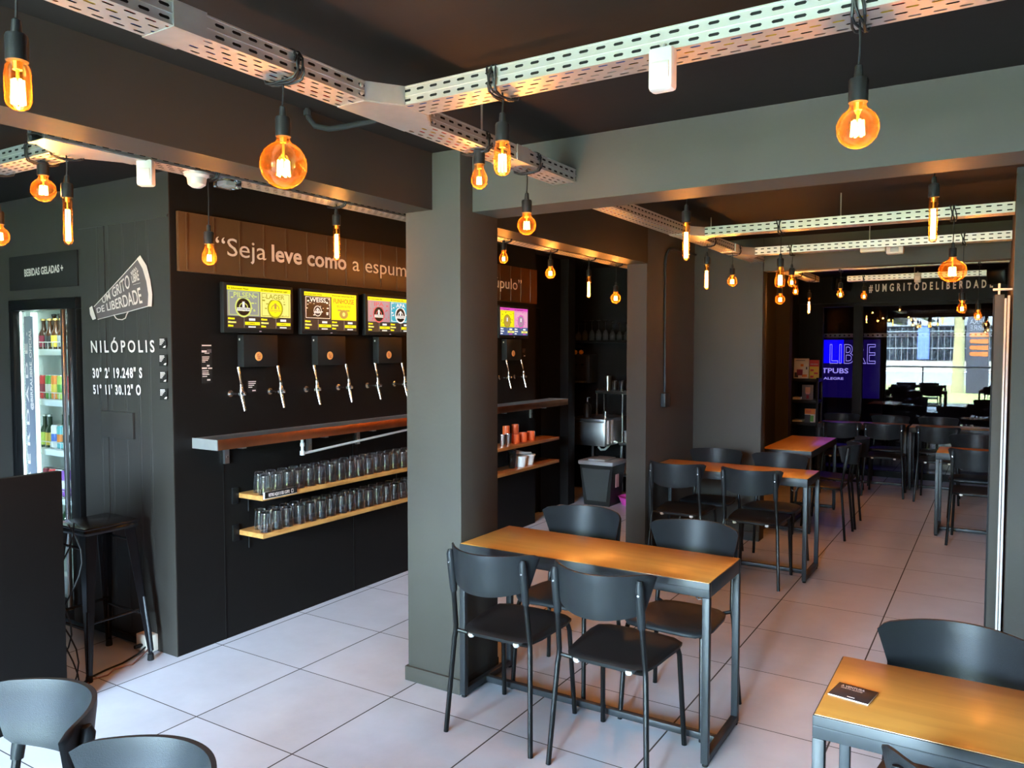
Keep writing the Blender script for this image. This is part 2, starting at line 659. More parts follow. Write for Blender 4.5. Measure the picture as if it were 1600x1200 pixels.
pc = MB().box((-2.535, 3.062, 0), (-2.2, 3.39, CZ), 0.004)
pc.box((-2.547, 3.048, 0), (-2.2, 3.40, 0.075), 0.004)
struct('pillar_front', pc, 'charcoal_paint')
struct('beam_front', MB().box((-2.205, 3.165, 2.36), (3.0, 3.39, CZ)), 'charcoal_paint', smooth=False)
struct('beam_left', MB().box((-2.56, -3.58, 2.37), (-2.367, 3.07, CZ)).box((-2.535, 3.39, 2.36), (-2.367, 5.81, CZ)), 'panel_paint', smooth=False)  # darker than the pillar paint, with the beam's shade put into the colour
struct('wall_partition', MB().box((-2.535, 5.80, 0), (-2.367, 11.4, CZ), 0.004), 'charcoal_paint')
pb = MB().box((-2.367, 6.92, 0), (-1.755, 7.06, CZ), 0.004)
pb.box((-2.367, 6.905, 0), (-1.755, 6.925, 0.08), 0.003)
struct('pillar_middle', pb, 'charcoal_paint')
struct('pillar_far', MB().box((-2.367, 10.0, 0), (-2.21, 10.16, CZ)), 'charcoal_paint', smooth=False)
struct('beam_middle', MB().box((-1.76, 6.93, 2.36), (0.06, 7.06, CZ)), 'charcoal_paint', smooth=False)
struct('door_1', MB().box((-2.367, 7.35, 0), (-2.335, 7.42, 2.12)).box((-2.367, 8.15, 0), (-2.335, 8.22, 2.12)).box((-2.367, 7.42, 2.05), (-2.335, 8.15, 2.12)).box((-2.367, 7.42, 0), (-2.352, 8.15, 2.05)), 'black_paint', smooth=False)
struct('wall_dining', MB().box((0.052, 4.93, 0), (3.1, 5.05, 2.36)).box((0.052, 5.05, 0), (0.2, 11.4, CZ)).box((0.052, 4.93, 2.36), (3.1, 5.05, CZ)), 'charcoal_paint', smooth=False)
struct('beam_far', MB().box((-2.367, 11.2, 2.29), (0.06, 11.42, CZ)), 'black_paint', smooth=False)
struct('wall_far', MB().box((-2.367, 11.3, 0), (-2.075, 11.42, 2.29)), 'black_paint', smooth=False)
# the dark glazed end of the room and the unlit room behind it
wf = MB()
wf.box((-2.075, 11.27, 0), (0.052, 11.35, 0.08)).box((-2.075, 11.27, 2.245), (0.052, 11.35, 2.29))
wf.box((-1.668, 11.26, 0.08), (-1.552, 11.36, 2.245)).box((-2.075, 11.27, 0.08), (-2.05, 11.35, 2.245))
w1 = struct('window_1', wf, 'black_paint', smooth=False)
MB().box((-2.05, 11.305, 0.08), (-1.668, 11.311, 2.245)).build('glass', 'window_glass', w1, smooth=False)
MB().box((-1.552, 11.305, 0.08), (0.052, 11.311, 2.245)).build('glass', 'window_glass', w1, smooth=False)
struct('wall_back_room', MB().box((-3.6, 13.5, 0), (1.6, 13.6, CZ)).box((-3.6, 11.42, 0), (-3.5, 13.5, CZ)).box((1.5, 11.42, 0), (1.6, 13.5, CZ))
       .box((-3.5, 11.4, 0), (-2.535, 11.42, CZ)).box((0.2, 11.4, 0), (1.5, 11.42, CZ)), 'dark_room', smooth=False)

# ------------------------------------------------------------------ street outside (mirrored in the far glazing)
struct('street_pavement', MB().box((-30, -5.2, -0.10), (20, -3.7, -0.02)), 'pavement', smooth=False)
tag(MB().box((-40, -21, -0.20), (30, -5.2, -0.12)).build('lawn', 'grass', smooth=False), 'sunlit green lawn strip beyond the terrace railing', 'grass', kind='stuff')
struct('street_road', MB().box((-60, -46, -0.24), (50, -21, -0.16)), 'asphalt', smooth=False)
cb = thing('car_park', 'pale street building over a dark barred parking level, mirrored in the glazing', 'building', (-8, -52, 0))
MB((-8, -52, 0)).box((-60, -60, 3.5), (45, -50, 7.5)).build('upper_storey', 'facade', cb, smooth=False)
MB((-8, -52, 0)).box((-60, -60, 0), (45, -53, 3.5)).build('parking_level', 'garage_dark', cb, smooth=False)
MB((-8, -52, 0)).box((-60, -53, -0.24), (45, -49.6, 0.6)).build('base', 'pavement', cb, smooth=False)
for x in (-26, -19.0, -12.2, -5.4, 1.4, 8.2):
    MB((-8, -52, 0)).box((x - 0.42, -50.9, 0.75), (x + 0.42, -50.1, 3.5)).build('pillar', 'blue_tile', cb, smooth=False)
bars = MB((-8, -52, 0))
for i in range(90):
    bars.box((-30 + i * 0.45, -50.5, 0.6), (-29.97 + i * 0.45, -50.45, 3.4))
bars.box((-30, -50.5, 1.6), (10.5, -50.44, 1.7)).box((-30, -50.5, 3.0), (10.5, -50.44, 3.1))
bars.build('railing', 'steel', cb, smooth=False)
rl = thing('terrace_railing', 'thin black railing along the terrace edge before the lawn', 'railing', (-1, -5.1, 0))
rm = MB((-1, -5.1, 0)).tube([(-9, -5.1, 1.10), (6, -5.1, 1.10)], 0.025, 8)
rm.build('top_rail', 'black_metal', rl)
for x in (-8, -6, -4, -2.05, -0.1, 2, 4):
    MB((-1, -5.1, 0)).tube([(x, -5.1, -0.02), (x, -5.1, 1.10)], 0.02, 8).build('post', 'black_metal', rl)
pt = thing('palm_tree', 'palm with a pale rough trunk standing on the street lawn', 'palm tree', (-1.42, -13.5, -0.12))
MB((-1.42, -13.5, -0.12)).tube([(-1.42, -13.5, -0.119), (-1.40, -13.5, 2), (-1.44, -13.5, 4), (-1.42, -13.5, 6.3)], [0.24, 0.19, 0.17, 0.15], 12).build('trunk', 'bark', pt)
fr = MB((-1.42, -13.5, -0.12))
for i in range(26):
    a, el = i * 2.399, 0.2 + 0.9 * random.random()
    for k in range(9):
        s0, s1 = k / 9, (k + 1) / 9
        def q(s):
            return Vector((-1.42 + math.cos(a) * s * 2.4 * math.cos(el * 0.5), -13.5 + math.sin(a) * s * 2.4 * math.cos(el * 0.5), 6.2 + s * 1.2 * el - s * s * 2.6))
        p0, p1 = q(s0), q(s1)
        sd_ = Vector((-math.sin(a), math.cos(a), 0))
        wd = 0.30 * (1 - s0 * 0.8)
        fr.add([p0, p1, p1 + sd_ * wd - Vector((0, 0, wd * 0.5)), p0 + sd_ * wd - Vector((0, 0, wd * 0.5)), p0 - sd_ * wd - Vector((0, 0, wd * 0.5)), p1 - sd_ * wd - Vector((0, 0, wd * 0.5))], [(0, 1, 2, 3), (0, 4, 5, 1)])
fr.build('crown', 'frond', pt, smooth=False)
MB((-1.42, -13.5, -0.12)).lathe([(0.02, 2.6), (0.14, 3.4), (0.20, 4.4), (0.18, 6.0), (0.05, 6.2)], (-2.0, -13.3, 0), 8).build('dry_frond', 'straw', pt)
# tall advertising flag: its lettering faces the bar, so the glazing mirrors it
fg = thing('feather_flag', 'tall black feather flag with orange bands by the terrace railing', 'flag', (-0.62, -6.0, -0.1))
MB((-0.62, -6.0, -0.1)).tube([(-0.30, -6.0, -0.1), (-0.30, -6.0, 2.2), (-0.40, -6.0, 2.75), (-0.7, -6.0, 2.95)], 0.015, 8).build('pole', 'steel', fg)
fo = (-0.62, -6.0, -0.1)
MB(fo).prism([(-0.31, -6.0, 0.25), (-0.31, -6.0, 2.3), (-0.42, -6.0, 2.72), (-0.66, -6.0, 2.92), (-0.86, -6.0, 2.8), (-0.92, -6.0, 2.4), (-0.90, -6.0, 0.25)], (0, 0.012, 0)).build('cloth', 'flag_cloth', fg, smooth=False)
for i in range(4):
    z = 1.42 + i * 0.20
    MB(fo).prism([(-0.32, -5.986, z), (-0.80, -5.986, z + 0.02), (-0.83, -5.986, z + 0.075), (-0.80, -5.986, z + 0.14), (-0.32, -5.986, z + 0.15)][::-1], (0, 0.004, 0)).build('band', 'flag_orange', fg, smooth=False)
text('lettering', 'BIRRA', (-0.36, -5.985, 2.44), (-0.84, -5.985, 2.44), (-0.36, -5.985, 2.60), m='flag_text', parent=fg, off=fo)
text('lettering', 'LIBRE', (-0.36, -5.985, 2.24), (-0.84, -5.985, 2.24), (-0.36, -5.985, 2.40), m='flag_text', parent=fg, off=fo, bold=-0.01)


# ------------------------------------------------------------------ slotted cable trays
def plate(mb, o, u, v, length, width, rows, pitch=0.05, sl=0.028, sw=0.008, stagger=True):
    """flat sheet length x width with rows of real slots"""
    o, u, v = Vector(o), Vector(u), Vector(v)
    ch = width / rows

    def pt(a, b):
        return o + u * a + v * b
    for r in range(rows):
        b0, b1 = r * ch, (r + 1) * ch
        bm_ = (b0 + b1) / 2
        a = -(pitch / 2) if (stagger and r % 2) else 0.0
        if a < 0:
            mb.add([pt(0, b0), pt(pitch / 2, b0), pt(pitch / 2, b1), pt(0, b1)], [(0, 1, 2, 3)])
            a = pitch / 2
        while a < length - 1e-6:
            e = min(a + pitch, length)
            if e - a < pitch * 0.95:
                mb.add([pt(a, b0), pt(e, b0), pt(e, b1), pt(a, b1)], [(0, 1, 2, 3)])
            else:
                m_ = (a + e) / 2
                h, k, c = sl / 2, sw / 2, sw * 0.45
                inner = [pt(m_ - h + c, bm_ - k), pt(m_ + h - c, bm_ - k), pt(m_ + h, bm_ - k + c), pt(m_ + h, bm_ + k - c),
                         pt(m_ + h - c, bm_ + k), pt(m_ - h + c, bm_ + k), pt(m_ - h, bm_ + k - c), pt(m_ - h, bm_ - k + c)]
                outer = [pt(a, b0), pt(e, b0), pt(e, b1), pt(a, b1)]
                mb.add(outer + inner, [(0, 1, 5, 4), (1, 6, 5), (1, 2, 7, 6), (2, 8, 7), (2, 3, 9, 8), (3, 10, 9), (3, 0, 11, 10), (0, 4, 11)])
            a = e


TZ0, TZ1, TW = 2.44, 2.497, 0.11


def tray(label, axis, c, a0, a1, base_z=TZ0, wires=True, rods=True, group='slotted cable trays under the ceiling', couplers=()):
    """straight tray along axis ('x' or 'y'), centre line at c"""
    L_ = a1 - a0
    u = Vector((1, 0, 0)) if axis == 'x' else Vector((0, 1, 0))
    v = Vector((0, 1, 0)) if axis == 'x' else Vector((1, 0, 0))
    o = (Vector((a0, c - TW / 2, base_z)) if axis == 'x' else Vector((c - TW / 2, a0, base_z)))
    h = TZ1 - TZ0
    t = thing('cable_tray', label, 'cable tray', o + u * L_ / 2 + v * TW / 2, 0, group)
    og = t.location
    mb = MB(og)
    plate(mb, o, u, v, L_, TW, 4)
    mb.build('tray_bottom', 'galvanised', t, smooth=False)
    for s in (0, 1):
        sb = MB(og)
        q0 = o + v * TW * s
        plate(sb, q0, u, Vector((0, 0, 1)), L_, h, 2, sw=0.0075, stagger=False)
        d = v * (1 if s else -1)
        for zz, hh in ((h / 2, 0.0022), (0.002, 0.002), (h - 0.002, 0.002)):
            lo = q0 + Vector((0, 0, zz - hh))
            hi = q0 + u * L_ + d * 0.003 + Vector((0, 0, zz + hh))
            sb.box([min(lo[i], hi[i]) for i in range(3)], [max(lo[i], hi[i]) for i in range(3)])
        q1 = q0 + Vector((0, 0, h))
        sb.add([q1, q1 + u * L_, q1 + u * L_ - d * 0.012, q1 - d * 0.012], [(0, 1, 2, 3)])
        sb.build('tray_side', 'galvanised', t, smooth=False)
    for a in couplers:
        cb_ = MB(og)
        e = 0.0025
        q0 = o + u * (a - a0 - 0.045)
        for lo, hi in ((q0 - v * e + Vector((0, 0, -e)), q0 + u * 0.09 + v * (TW + e)), (q0 - v * (e + 0.004) + Vector((0, 0, -e)), q0 + u * 0.09 + Vector((0, 0, h + e))),
                       (q0 + v * TW + Vector((0, 0, -e)), q0 + u * 0.09 + v * (TW + e + 0.004) + Vector((0, 0, h + e)))):
            cb_.box([min(lo[i], hi[i]) for i in range(3)], [max(lo[i], hi[i]) for i in range(3)])
        cb_.build('splice_sleeve', 'galvanised', t, smooth=False)
    # threaded hangers up to the ceiling
    n = max(1, int(L_ / 1.3))
    for i in range(n if rods else 0):
        hp = o + u * L_ * (i + 0.5) / n + v * TW / 2
        MB(og).tube([hp + Vector((0, 0, 0.001)), Vector((hp.x, hp.y, CZ))], 0.004, 6).build('hanger_rod', 'galvanised', t)
    if wires:
        for k, mm in enumerate(('wire_red', 'wire_blue', 'black_plastic', 'wire_yellow', 'wire_red', 'white_plastic')):
            pts = []
            n = max(4, int(L_ / 0.25))
            base = 0.012 + 0.086 * (k + 0.5) / 6
            ph = random.random() * 6
            for i in range(n + 1):
                s = 0.01 + (L_ - 0.02) * i / n
                pts.append(o + u * s + v * (base + 0.010 * math.sin(ph + s * (2.2 + k * 0.4))) + Vector((0, 0, 0.0075 + 0.004 * (k % 3 == 1))))
            MB(og).tube(pts, 0.0045, 5).build('wire', mm, t)
    for s_ in (0.0125, TW - 0.0125):  # black runs added inside so the side slots read dark
        for zz in (0.0125, 0.0415):
            MB(og).tube([o + u * (0.004 + (L_ - 0.008) * i / 6) + v * s_ + Vector((0, 0, zz)) for i in range(7)], 0.0105, 8).build('wire', 'rubber', t)
    return t


def gusset(axis_c, b_c, z=TZ0):
    """flat tee plate where a branch along x leaves the run along y; returned as mesh data on the run"""
    x1, yc = axis_c + TW / 2, b_c
    mb = MB()
    mb.prism([(axis_c - TW / 2, yc - 0.16, z - 0.003), (axis_c - TW / 2, yc + 0.16, z - 0.003), (x1, yc + 0.16, z - 0.003), (x1 + 0.07, yc + TW / 2, z - 0.003),
              (x1 + 0.07, yc - TW / 2, z - 0.003), (x1, yc - 0.16, z - 0.003)], (0, 0, 0.003))
    for s in (-1, 1):
        mb.prism([(x1 + 0.003, yc + s * 0.16, z), (x1 + 0.073, yc + s * (TW / 2 + 0.003), z), (x1 + 0.071, yc + s * TW / 2, z), (x1, yc + s * 0.157, z)], (0, 0, 0.057))
    for s in (-1, 1):
        for zz in (0.017, 0.04):
            mb.lathe([(0.007, 0), (0.007, 0.004), (0.003, 0.006)], (x1 + 0.003, yc + s * 0.175, z + zz), 8, 0)
            mb.lathe([(0.007, 0), (0.007, 0.004), (0.003, 0.006)], (x1 + 0.02, yc + s * (TW / 2 + 0.003) , z + zz), 8, 1)
    return mb


T1X = -1.69
run1 = tray('main slotted steel cable tray running to the front grey beam', 'y', T1X, -3.5, 3.16, couplers=(1.19, 2.70))
br_front = tray('slotted steel cable tray branching across above the table in front', 'x', 1.945, T1X + TW / 2 + 0.005, 2.6, rods=False)
g = gusset(T1X, 1.945)
g.o = Vector(run1.location)
g.build('tee_plate', 'galvanised', run1, smooth=False)
T2X = -1.808
run2 = tray('main slotted steel cable tray along the second room', 'y', T2X, 3.395, 9.37, couplers=(5.0, 6.1))
BRY = (5.165, 6.415, 8.04, 9.485)
for yb, lb in zip(BRY, ('cable tray branch crossing the second room directly behind the big beam', 'second cable tray branch, carrying the white emergency light box',
                        'third cable tray branch of the second room', 'last cable tray branch, above the hashtag lettering')):
    tray(lb, 'x', yb, (T2X + TW / 2 + 0.005) if yb < 9 else -1.47, 0.05 if yb < 9 else -0.14)
    if yb < 9:
        g = gusset(T2X, yb)
        g.o = Vector(run2.location)
        g.build('tee_plate', 'galvanised', run2, smooth=False)
tray('cable tray crossing close behind the big grey beam, holding two tube bulbs', 'x', 3.62, T2X + TW / 2 + 0.005, 0.9, wires=False)
T3X = -2.935
run3 = tray('slotted cable tray over the bar, in front of the slogan wall', 'y', T3X, 1.5, 6.9, wires=False)
tray('cable tray branch above the drinks fridge', 'x', 1.68, -5.9, T3X - TW / 2 - 0.005, wires=False)
g = MB(run3.location)
x0 = T3X - TW / 2
g.prism([(x0, 1.5, TZ0 - 0.003), (x0, 1.9, TZ0 - 0.003), (T3X + TW / 2, 1.9, TZ0 - 0.003), (T3X + TW / 2, 1.5, TZ0 - 0.003)][::-1], (0, 0, 0.003))
g.prism([(x0, 1.53, TZ0 - 0.003), (x0 - 0.07, 1.62, TZ0 - 0.003), (x0 - 0.07, 1.74, TZ0 - 0.003), (x0, 1.86, TZ0 - 0.003)], (0, 0, 0.003))
g.build('tee_plate', 'galvanised', run3, smooth=False)
# black conduit leaving the ceiling corner
cdt = MB((-2.2, 2.28, 2.56))
cdt.tube([(-2.345, 2.235, CZ), (-2.345, 2.24, 2.61), (-2.325, 2.255, 2.577), (-2.27, 2.275, 2.562), (-2.2, 2.28, 2.56), (-1.2, 2.28, 2.56)], 0.011, 10)
cdt.lathe([(0.016, 0), (0.016, 0.02)], (-2.345, 2.236, 2.615), 10)
tag(cdt.build('conduit_pipe', 'rubber'), 'bent black conduit pipe running under the ceiling beside the left beam', 'pipe')
cdt2 = MB((-2.355, 6.16, 1.9))
cdt2.tube([(-2.352, 6.17, 1.33), (-2.352, 6.16, 2.40), (-2.352, 6.18, 2.46), (-2.352, 6.24, 2.51), (-2.352, 6.34, 2.53), (-2.352, 6.9, 2.535)], 0.011, 10)
c2 = thing('wall_conduit', 'grey conduit bending down to a small switch box beside the grey pillar', 'pipe', (-2.355, 6.16, 1.9))
cdt2.build('conduit', 'table_steel', c2)
MB((-2.355, 6.16, 1.9)).box((-2.366, 6.11, 1.21), (-2.325, 6.23, 1.325), 0.006).build('switch_box', 'table_steel', c2)


# ------------------------------------------------------------------ filament bulbs on cords
def ball(Rr, rn, zn, n=12):
    """round envelope radius Rr centred at 0 with a neck radius rn up to zn"""
    p = [(0.0005, -Rr)]
    a1 = math.pi - math.asin(min(1, rn * 1.25 / Rr))
    for i in range(1, n + 1):
        a = a1 * i / n
        p.append((Rr * math.sin(a), -Rr * math.cos(a)))
    z = p[-1][1]
    p += [(rn * 1.05, z + (zn - z) * 0.35), (rn, zn)]
    return p


BULB = {
    'g125': (ball(0.064, 0.018, 0.080), 0.080, 0.016, 0.042, -0.03, 'round globe'),
    'g95': (ball(0.046, 0.017, 0.060), 0.060, 0.013, 0.034, -0.018, 'round globe'),
    'g80': (ball(0.040, 0.016, 0.054), 0.054, 0.012, 0.030, -0.016, 'small round globe'),
    'a60': ([(0.0005, -0.034), (0.012, -0.0325), (0.023, -0.025), (0.030, -0.012), (0.0315, 0.0), (0.029, 0.014), (0.023, 0.028), (0.017, 0.042), (0.0155, 0.056), (0.0155, 0.06)], 0.060, 0.008, 0.026, -0.016, 'pear shaped'),
    'st64': ([(0.0005, -0.065), (0.016, -0.062), (0.028, -0.052), (0.033, -0.036), (0.032, -0.015), (0.026, 0.02), (0.020, 0.05), (0.0165, 0.065), (0.0165, 0.072)], 0.072, 0.010, 0.06, -0.045, 'teardrop'),
    't45': ([(0.0005, -0.050), (0.010, -0.049), (0.0185, -0.044), (0.0235, -0.034), (0.0245, -0.022), (0.0245, 0.024), (0.022, 0.036), (0.018, 0.043), (0.0165, 0.048), (0.0165, 0.05)], 0.050, 0.011, 0.048, -0.038, 'capsule shaped'),
    'tube': ([(0.0005, -0.090), (0.008, -0.0885), (0.014, -0.083), (0.0165, -0.075), (0.0165, 0.080), (0.0155, 0.088), (0.0155, 0.095)], 0.095, 0.008, 0.12, -0.075, 'long tube'),
    'pumpkin': ([(0.0005, -0.062), (0.03, -0.060), (0.055, -0.046), (0.070, -0.022), (0.073, 0.0), (0.066, 0.026), (0.048, 0.046), (0.026, 0.058), (0.018, 0.066), (0.018, 0.080)], 0.080, 0.018, 0.05, -0.03, 'ribbed onion'),
}
PROTO = {}


def bulb_meshes(kind):
    if kind in PROTO:
        return PROTO[kind]
    prof, zn, fr_, fl_, fz, _ = BULB[kind]
    env = MB().lathe(prof, seg=24)
    if kind == 'pumpkin':
        for k in range(10):
            th = math.pi * 2 * k / 10
            env.tube([(r * 1.01 * math.cos(th), r * 1.01 * math.sin(th), z) for r, z in prof], 0.0016, 5)
    e = env.build('glass_envelope', 'amber_glass')
    f = MB()
    n = 6 if fr_ > 0.009 else 5
    for k in range(n):
        th = 2 * math.pi * k / n
        x, y = fr_ * math.cos(th), fr_ * math.sin(th)
        f.tube([(x, y, fz), (x * 0.85, y * 0.85, fz + fl_)], 0.0028 if fr_ > 0.009 else 0.0020, 6)
    f.tube([(0, 0, fz), (0, 0, fz + fl_)], 0.0022, 5)
    fo_ = f.build('filament', 'filament')
    st = MB().tube([(0, 0, fz + fl_ * 0.5), (0, 0, zn)], 0.0035, 6).lathe([(0.009, zn - 0.02), (0.010, zn)], seg=10).build('stem', 'gold')
    sk = MB().lathe([(0.0165, zn - 0.004), (0.021, zn - 0.003), (0.0215, zn + 0.045), (0.019, zn + 0.050), (0.0105, zn + 0.052), (0.0085, zn + 0.078), (0.0035, zn + 0.082)], seg=18).build('socket', 'black_plastic')
    for o in (e, fo_, st, sk):
        C.objects.unlink(o)
    PROTO[kind] = (e, fo_, st, sk)
    return PROTO[kind]


def pendant(p, kind, label, top=TZ0, coil=None, watt=1.0):
    p = Vector(p)
    t = thing('pendant_bulb', label, 'pendant lamp', p, 0, 'filament bulbs hanging on black cords')
    e, f, s, k = bulb_meshes(kind)
    oe = e.copy()
    C.objects.link(oe)
    oe.parent = t
    for q_, par in ((f, oe), (s, oe), (k, t)):
        c = q_.copy()
        C.objects.link(c)
        c.parent = par
    zs = BULB[kind][1] + 0.08
    MB(p).tube([p + Vector((0, 0, zs)), p + Vector((0.002, 0.001, (zs + top - p.z) / 2)), Vector((p.x, p.y, top + 0.002))], 0.0028, 6).build('cord', 'black_plastic', t)
    if coil:
        ax, cc = coil[:2]
        turns = coil[2] if len(coil) > 2 else 4
        pts = []
        hw, hh = TW / 2 + 0.009, (TZ1 - TZ0) / 2 + 0.010
        zc = (TZ0 + TZ1) / 2
        n = turns * 16
        for i in range(n + 1):
            th = 2 * math.pi * i / 16
            s_ = (i / n - 0.5) * 0.03 + 0.006 * math.sin(i * 0.9)
            ct, st_ = math.cos(th), math.sin(th)
            rr = (abs(ct) ** 4 + abs(st_) ** 4) ** -0.25
            a_ = hw * ct * rr
            b_ = hh * st_ * rr - (0.006 if st_ < 0 else 0)
            if ax == 'y':
                pts.append((cc + a_, p.y + s_ + coil_off(coil), zc + b_))
            else:
                pts.append((p.x + s_ + coil_off(coil), cc + a_, zc + b_))
        MB(p).tube(pts, 0.0032, 6).build('cord_coil', 'black_plastic', t)
    ld = bpy.data.lights.new('bulb_light', 'POINT')
    ld.energy = BULB_W * watt
    ld.color = (1.0, 0.38, 0.09)
    ld.shadow_soft_size = BULB[kind][2] * 0.8
    lo = bpy.data.objects.new('bulb_light', ld)
    C.objects.link(lo)
    lo.parent = t
    lo.location = (0, 0, BULB[kind][4] + BULB[kind][3] * 0.5)
    return t


def coil_off(c):
    return c[3] if len(c) > 3 else 0.0


pendant(P(28, 133, X, T1X), 't45', 'capsule shaped amber bulb hanging nearest the reception desk, in front of the long dark beam', coil=('y', T1X, 4))
pendant(P(443, 258, X, T1X), 'g125', 'largest round amber globe bulb, hanging before the dark beam over the tap wall', coil=('y', T1X, 5))
pendant(P(749, 281, X, T1X + 0.02), 'a60', 'pear shaped amber bulb hanging at the top of the grey pillar', coil=('y', T1X, 4))
pendant(P(785, 247, Y, 1.945), 't45', 'capsule shaped amber bulb beside the pear shaped one at the pillar top', coil=('x', 1.945, 5))
pendant(P(823, 352, X, T1X), 'g80', 'small round amber globe hanging before the end of the grey beam at the pillar', coil=('y', T1X, 4))
pendant(P(1340, 200, Y, 1.945), 'g95', 'round amber globe bulb alone before the wide grey beam face', coil=('x', 1.945, 4))
pendant(P(68, 297, Y, 1.68), 'g95', 'round amber globe bulb above the cold drinks sign', coil=('x', 1.68, 3))
pendant(P(106, 346, Y, 1.68), 'tube', 'tube bulb hanging above the cold drinks sign beside a globe', coil=('x', 1.68, 2))
pendant((-3.6, 1.68, 2.17), 'g80', 'small amber globe over the fridge corner, mostly out of sight', coil=('x', 1.68, 2))
pendant(P(327, 402, X, T3X), 'a60', 'pear shaped amber bulb at the start of the slogan lettering', coil=('y', T3X, 3), watt=1.7)
pendant(P(526, 380, X, T3X), 'tube', 'tube bulb hanging before the bold word of the slogan', coil=('y', T3X, 3), watt=1.7)
pendant(P(787, 404, X, T3X), 'a60', 'pear shaped amber bulb just beside the grey pillar, above the last slogan word', coil=('y', T3X, 3), watt=1.7)
pendant(P(860, 427, X, T3X), 'g80', 'small globe bulb, second in the bar row seen between the two grey pillars', coil=('y', T3X, 3), watt=1.7)
pendant(P(920, 449, X, T3X), 'tube', 'tube bulb in the bar row above the stemmed glasses', coil=('y', T3X, 3), watt=1.7)
pendant(P(962, 466, X, T3X), 'g95', 'globe bulb above the stemmed glasses, beside the second grey pillar', coil=('y', T3X, 3), watt=1.7)
pendant(P(1072, 378, Y, 3.62), 'tube', 'tube bulb hanging close behind the big grey beam, over the wall conduit', coil=None)
pendant(P(1458, 344, Y, 3.62), 'tube', 'tube bulb hanging close behind the big grey beam, beside the ribbed onion bulb', coil=None)
pendant(P(1104, 433, X, T2X), 'tube', 'tube bulb in front of the grey wall pillar by the first dining table', coil=('y', T2X, 3))
pendant(P(1144, 440, X, T2X), 'g80', 'small globe bulb in front of the grey wall pillar', coil=('y', T2X, 3))
pendant(P(1191, 450, X, T2X), 'a60', 'pear shaped bulb at the outer edge of the grey wall pillar', coil=('y', T2X, 3))
pendant(P(1219, 434, Y, BRY[0]), 'st64', 'teardrop amber bulb hanging from the first branch tray of the second room', coil=('x', BRY[0], 3))
pendant(P(1237, 441, Y, BRY[1]), 'a60', 'pear shaped bulb hanging from the second branch tray', coil=('x', BRY[1], 3))
pendant(P(1243, 455, X, T2X), 'a60', 'pear shaped bulb behind the teardrop bulb, on the main tray', coil=('y', T2X, 3))
pendant(P(1219, 468, X, T2X), 'g95', 'globe bulb directly under the teardrop bulb', coil=('y', T2X, 3))
pendant(P(1264, 478, X, T2X), 'tube', 'tube bulb beside the dark glazing, past the teardrop bulb', coil=('y', T2X, 3))
pendant(P(1313, 460, Y, BRY[2]), 'a60', 'pear shaped bulb on the third branch tray, before the hashtag sign', coil=('x', BRY[2], 3))
pendant(P(1350, 463, Y, BRY[3]), 'a60', 'pear shaped bulb on the last branch tray, under the hash sign', coil=('x', BRY[3], 3))
pendant(P(1488, 423, Y, BRY[0]), 'pumpkin', 'big ribbed onion shaped amber bulb covering part of the hashtag lettering', coil=('x', BRY[0], 4))
pendant(P(1503, 482, Y, BRY[1]), 'a60', 'pear shaped bulb below the big ribbed onion bulb', coil=('x', BRY[1], 3))
pendant(P(1528, 494, Y, BRY[2]), 'a60', 'pear shaped bulb hanging under the end of the hashtag lettering', coil=('x', BRY[2], 3))

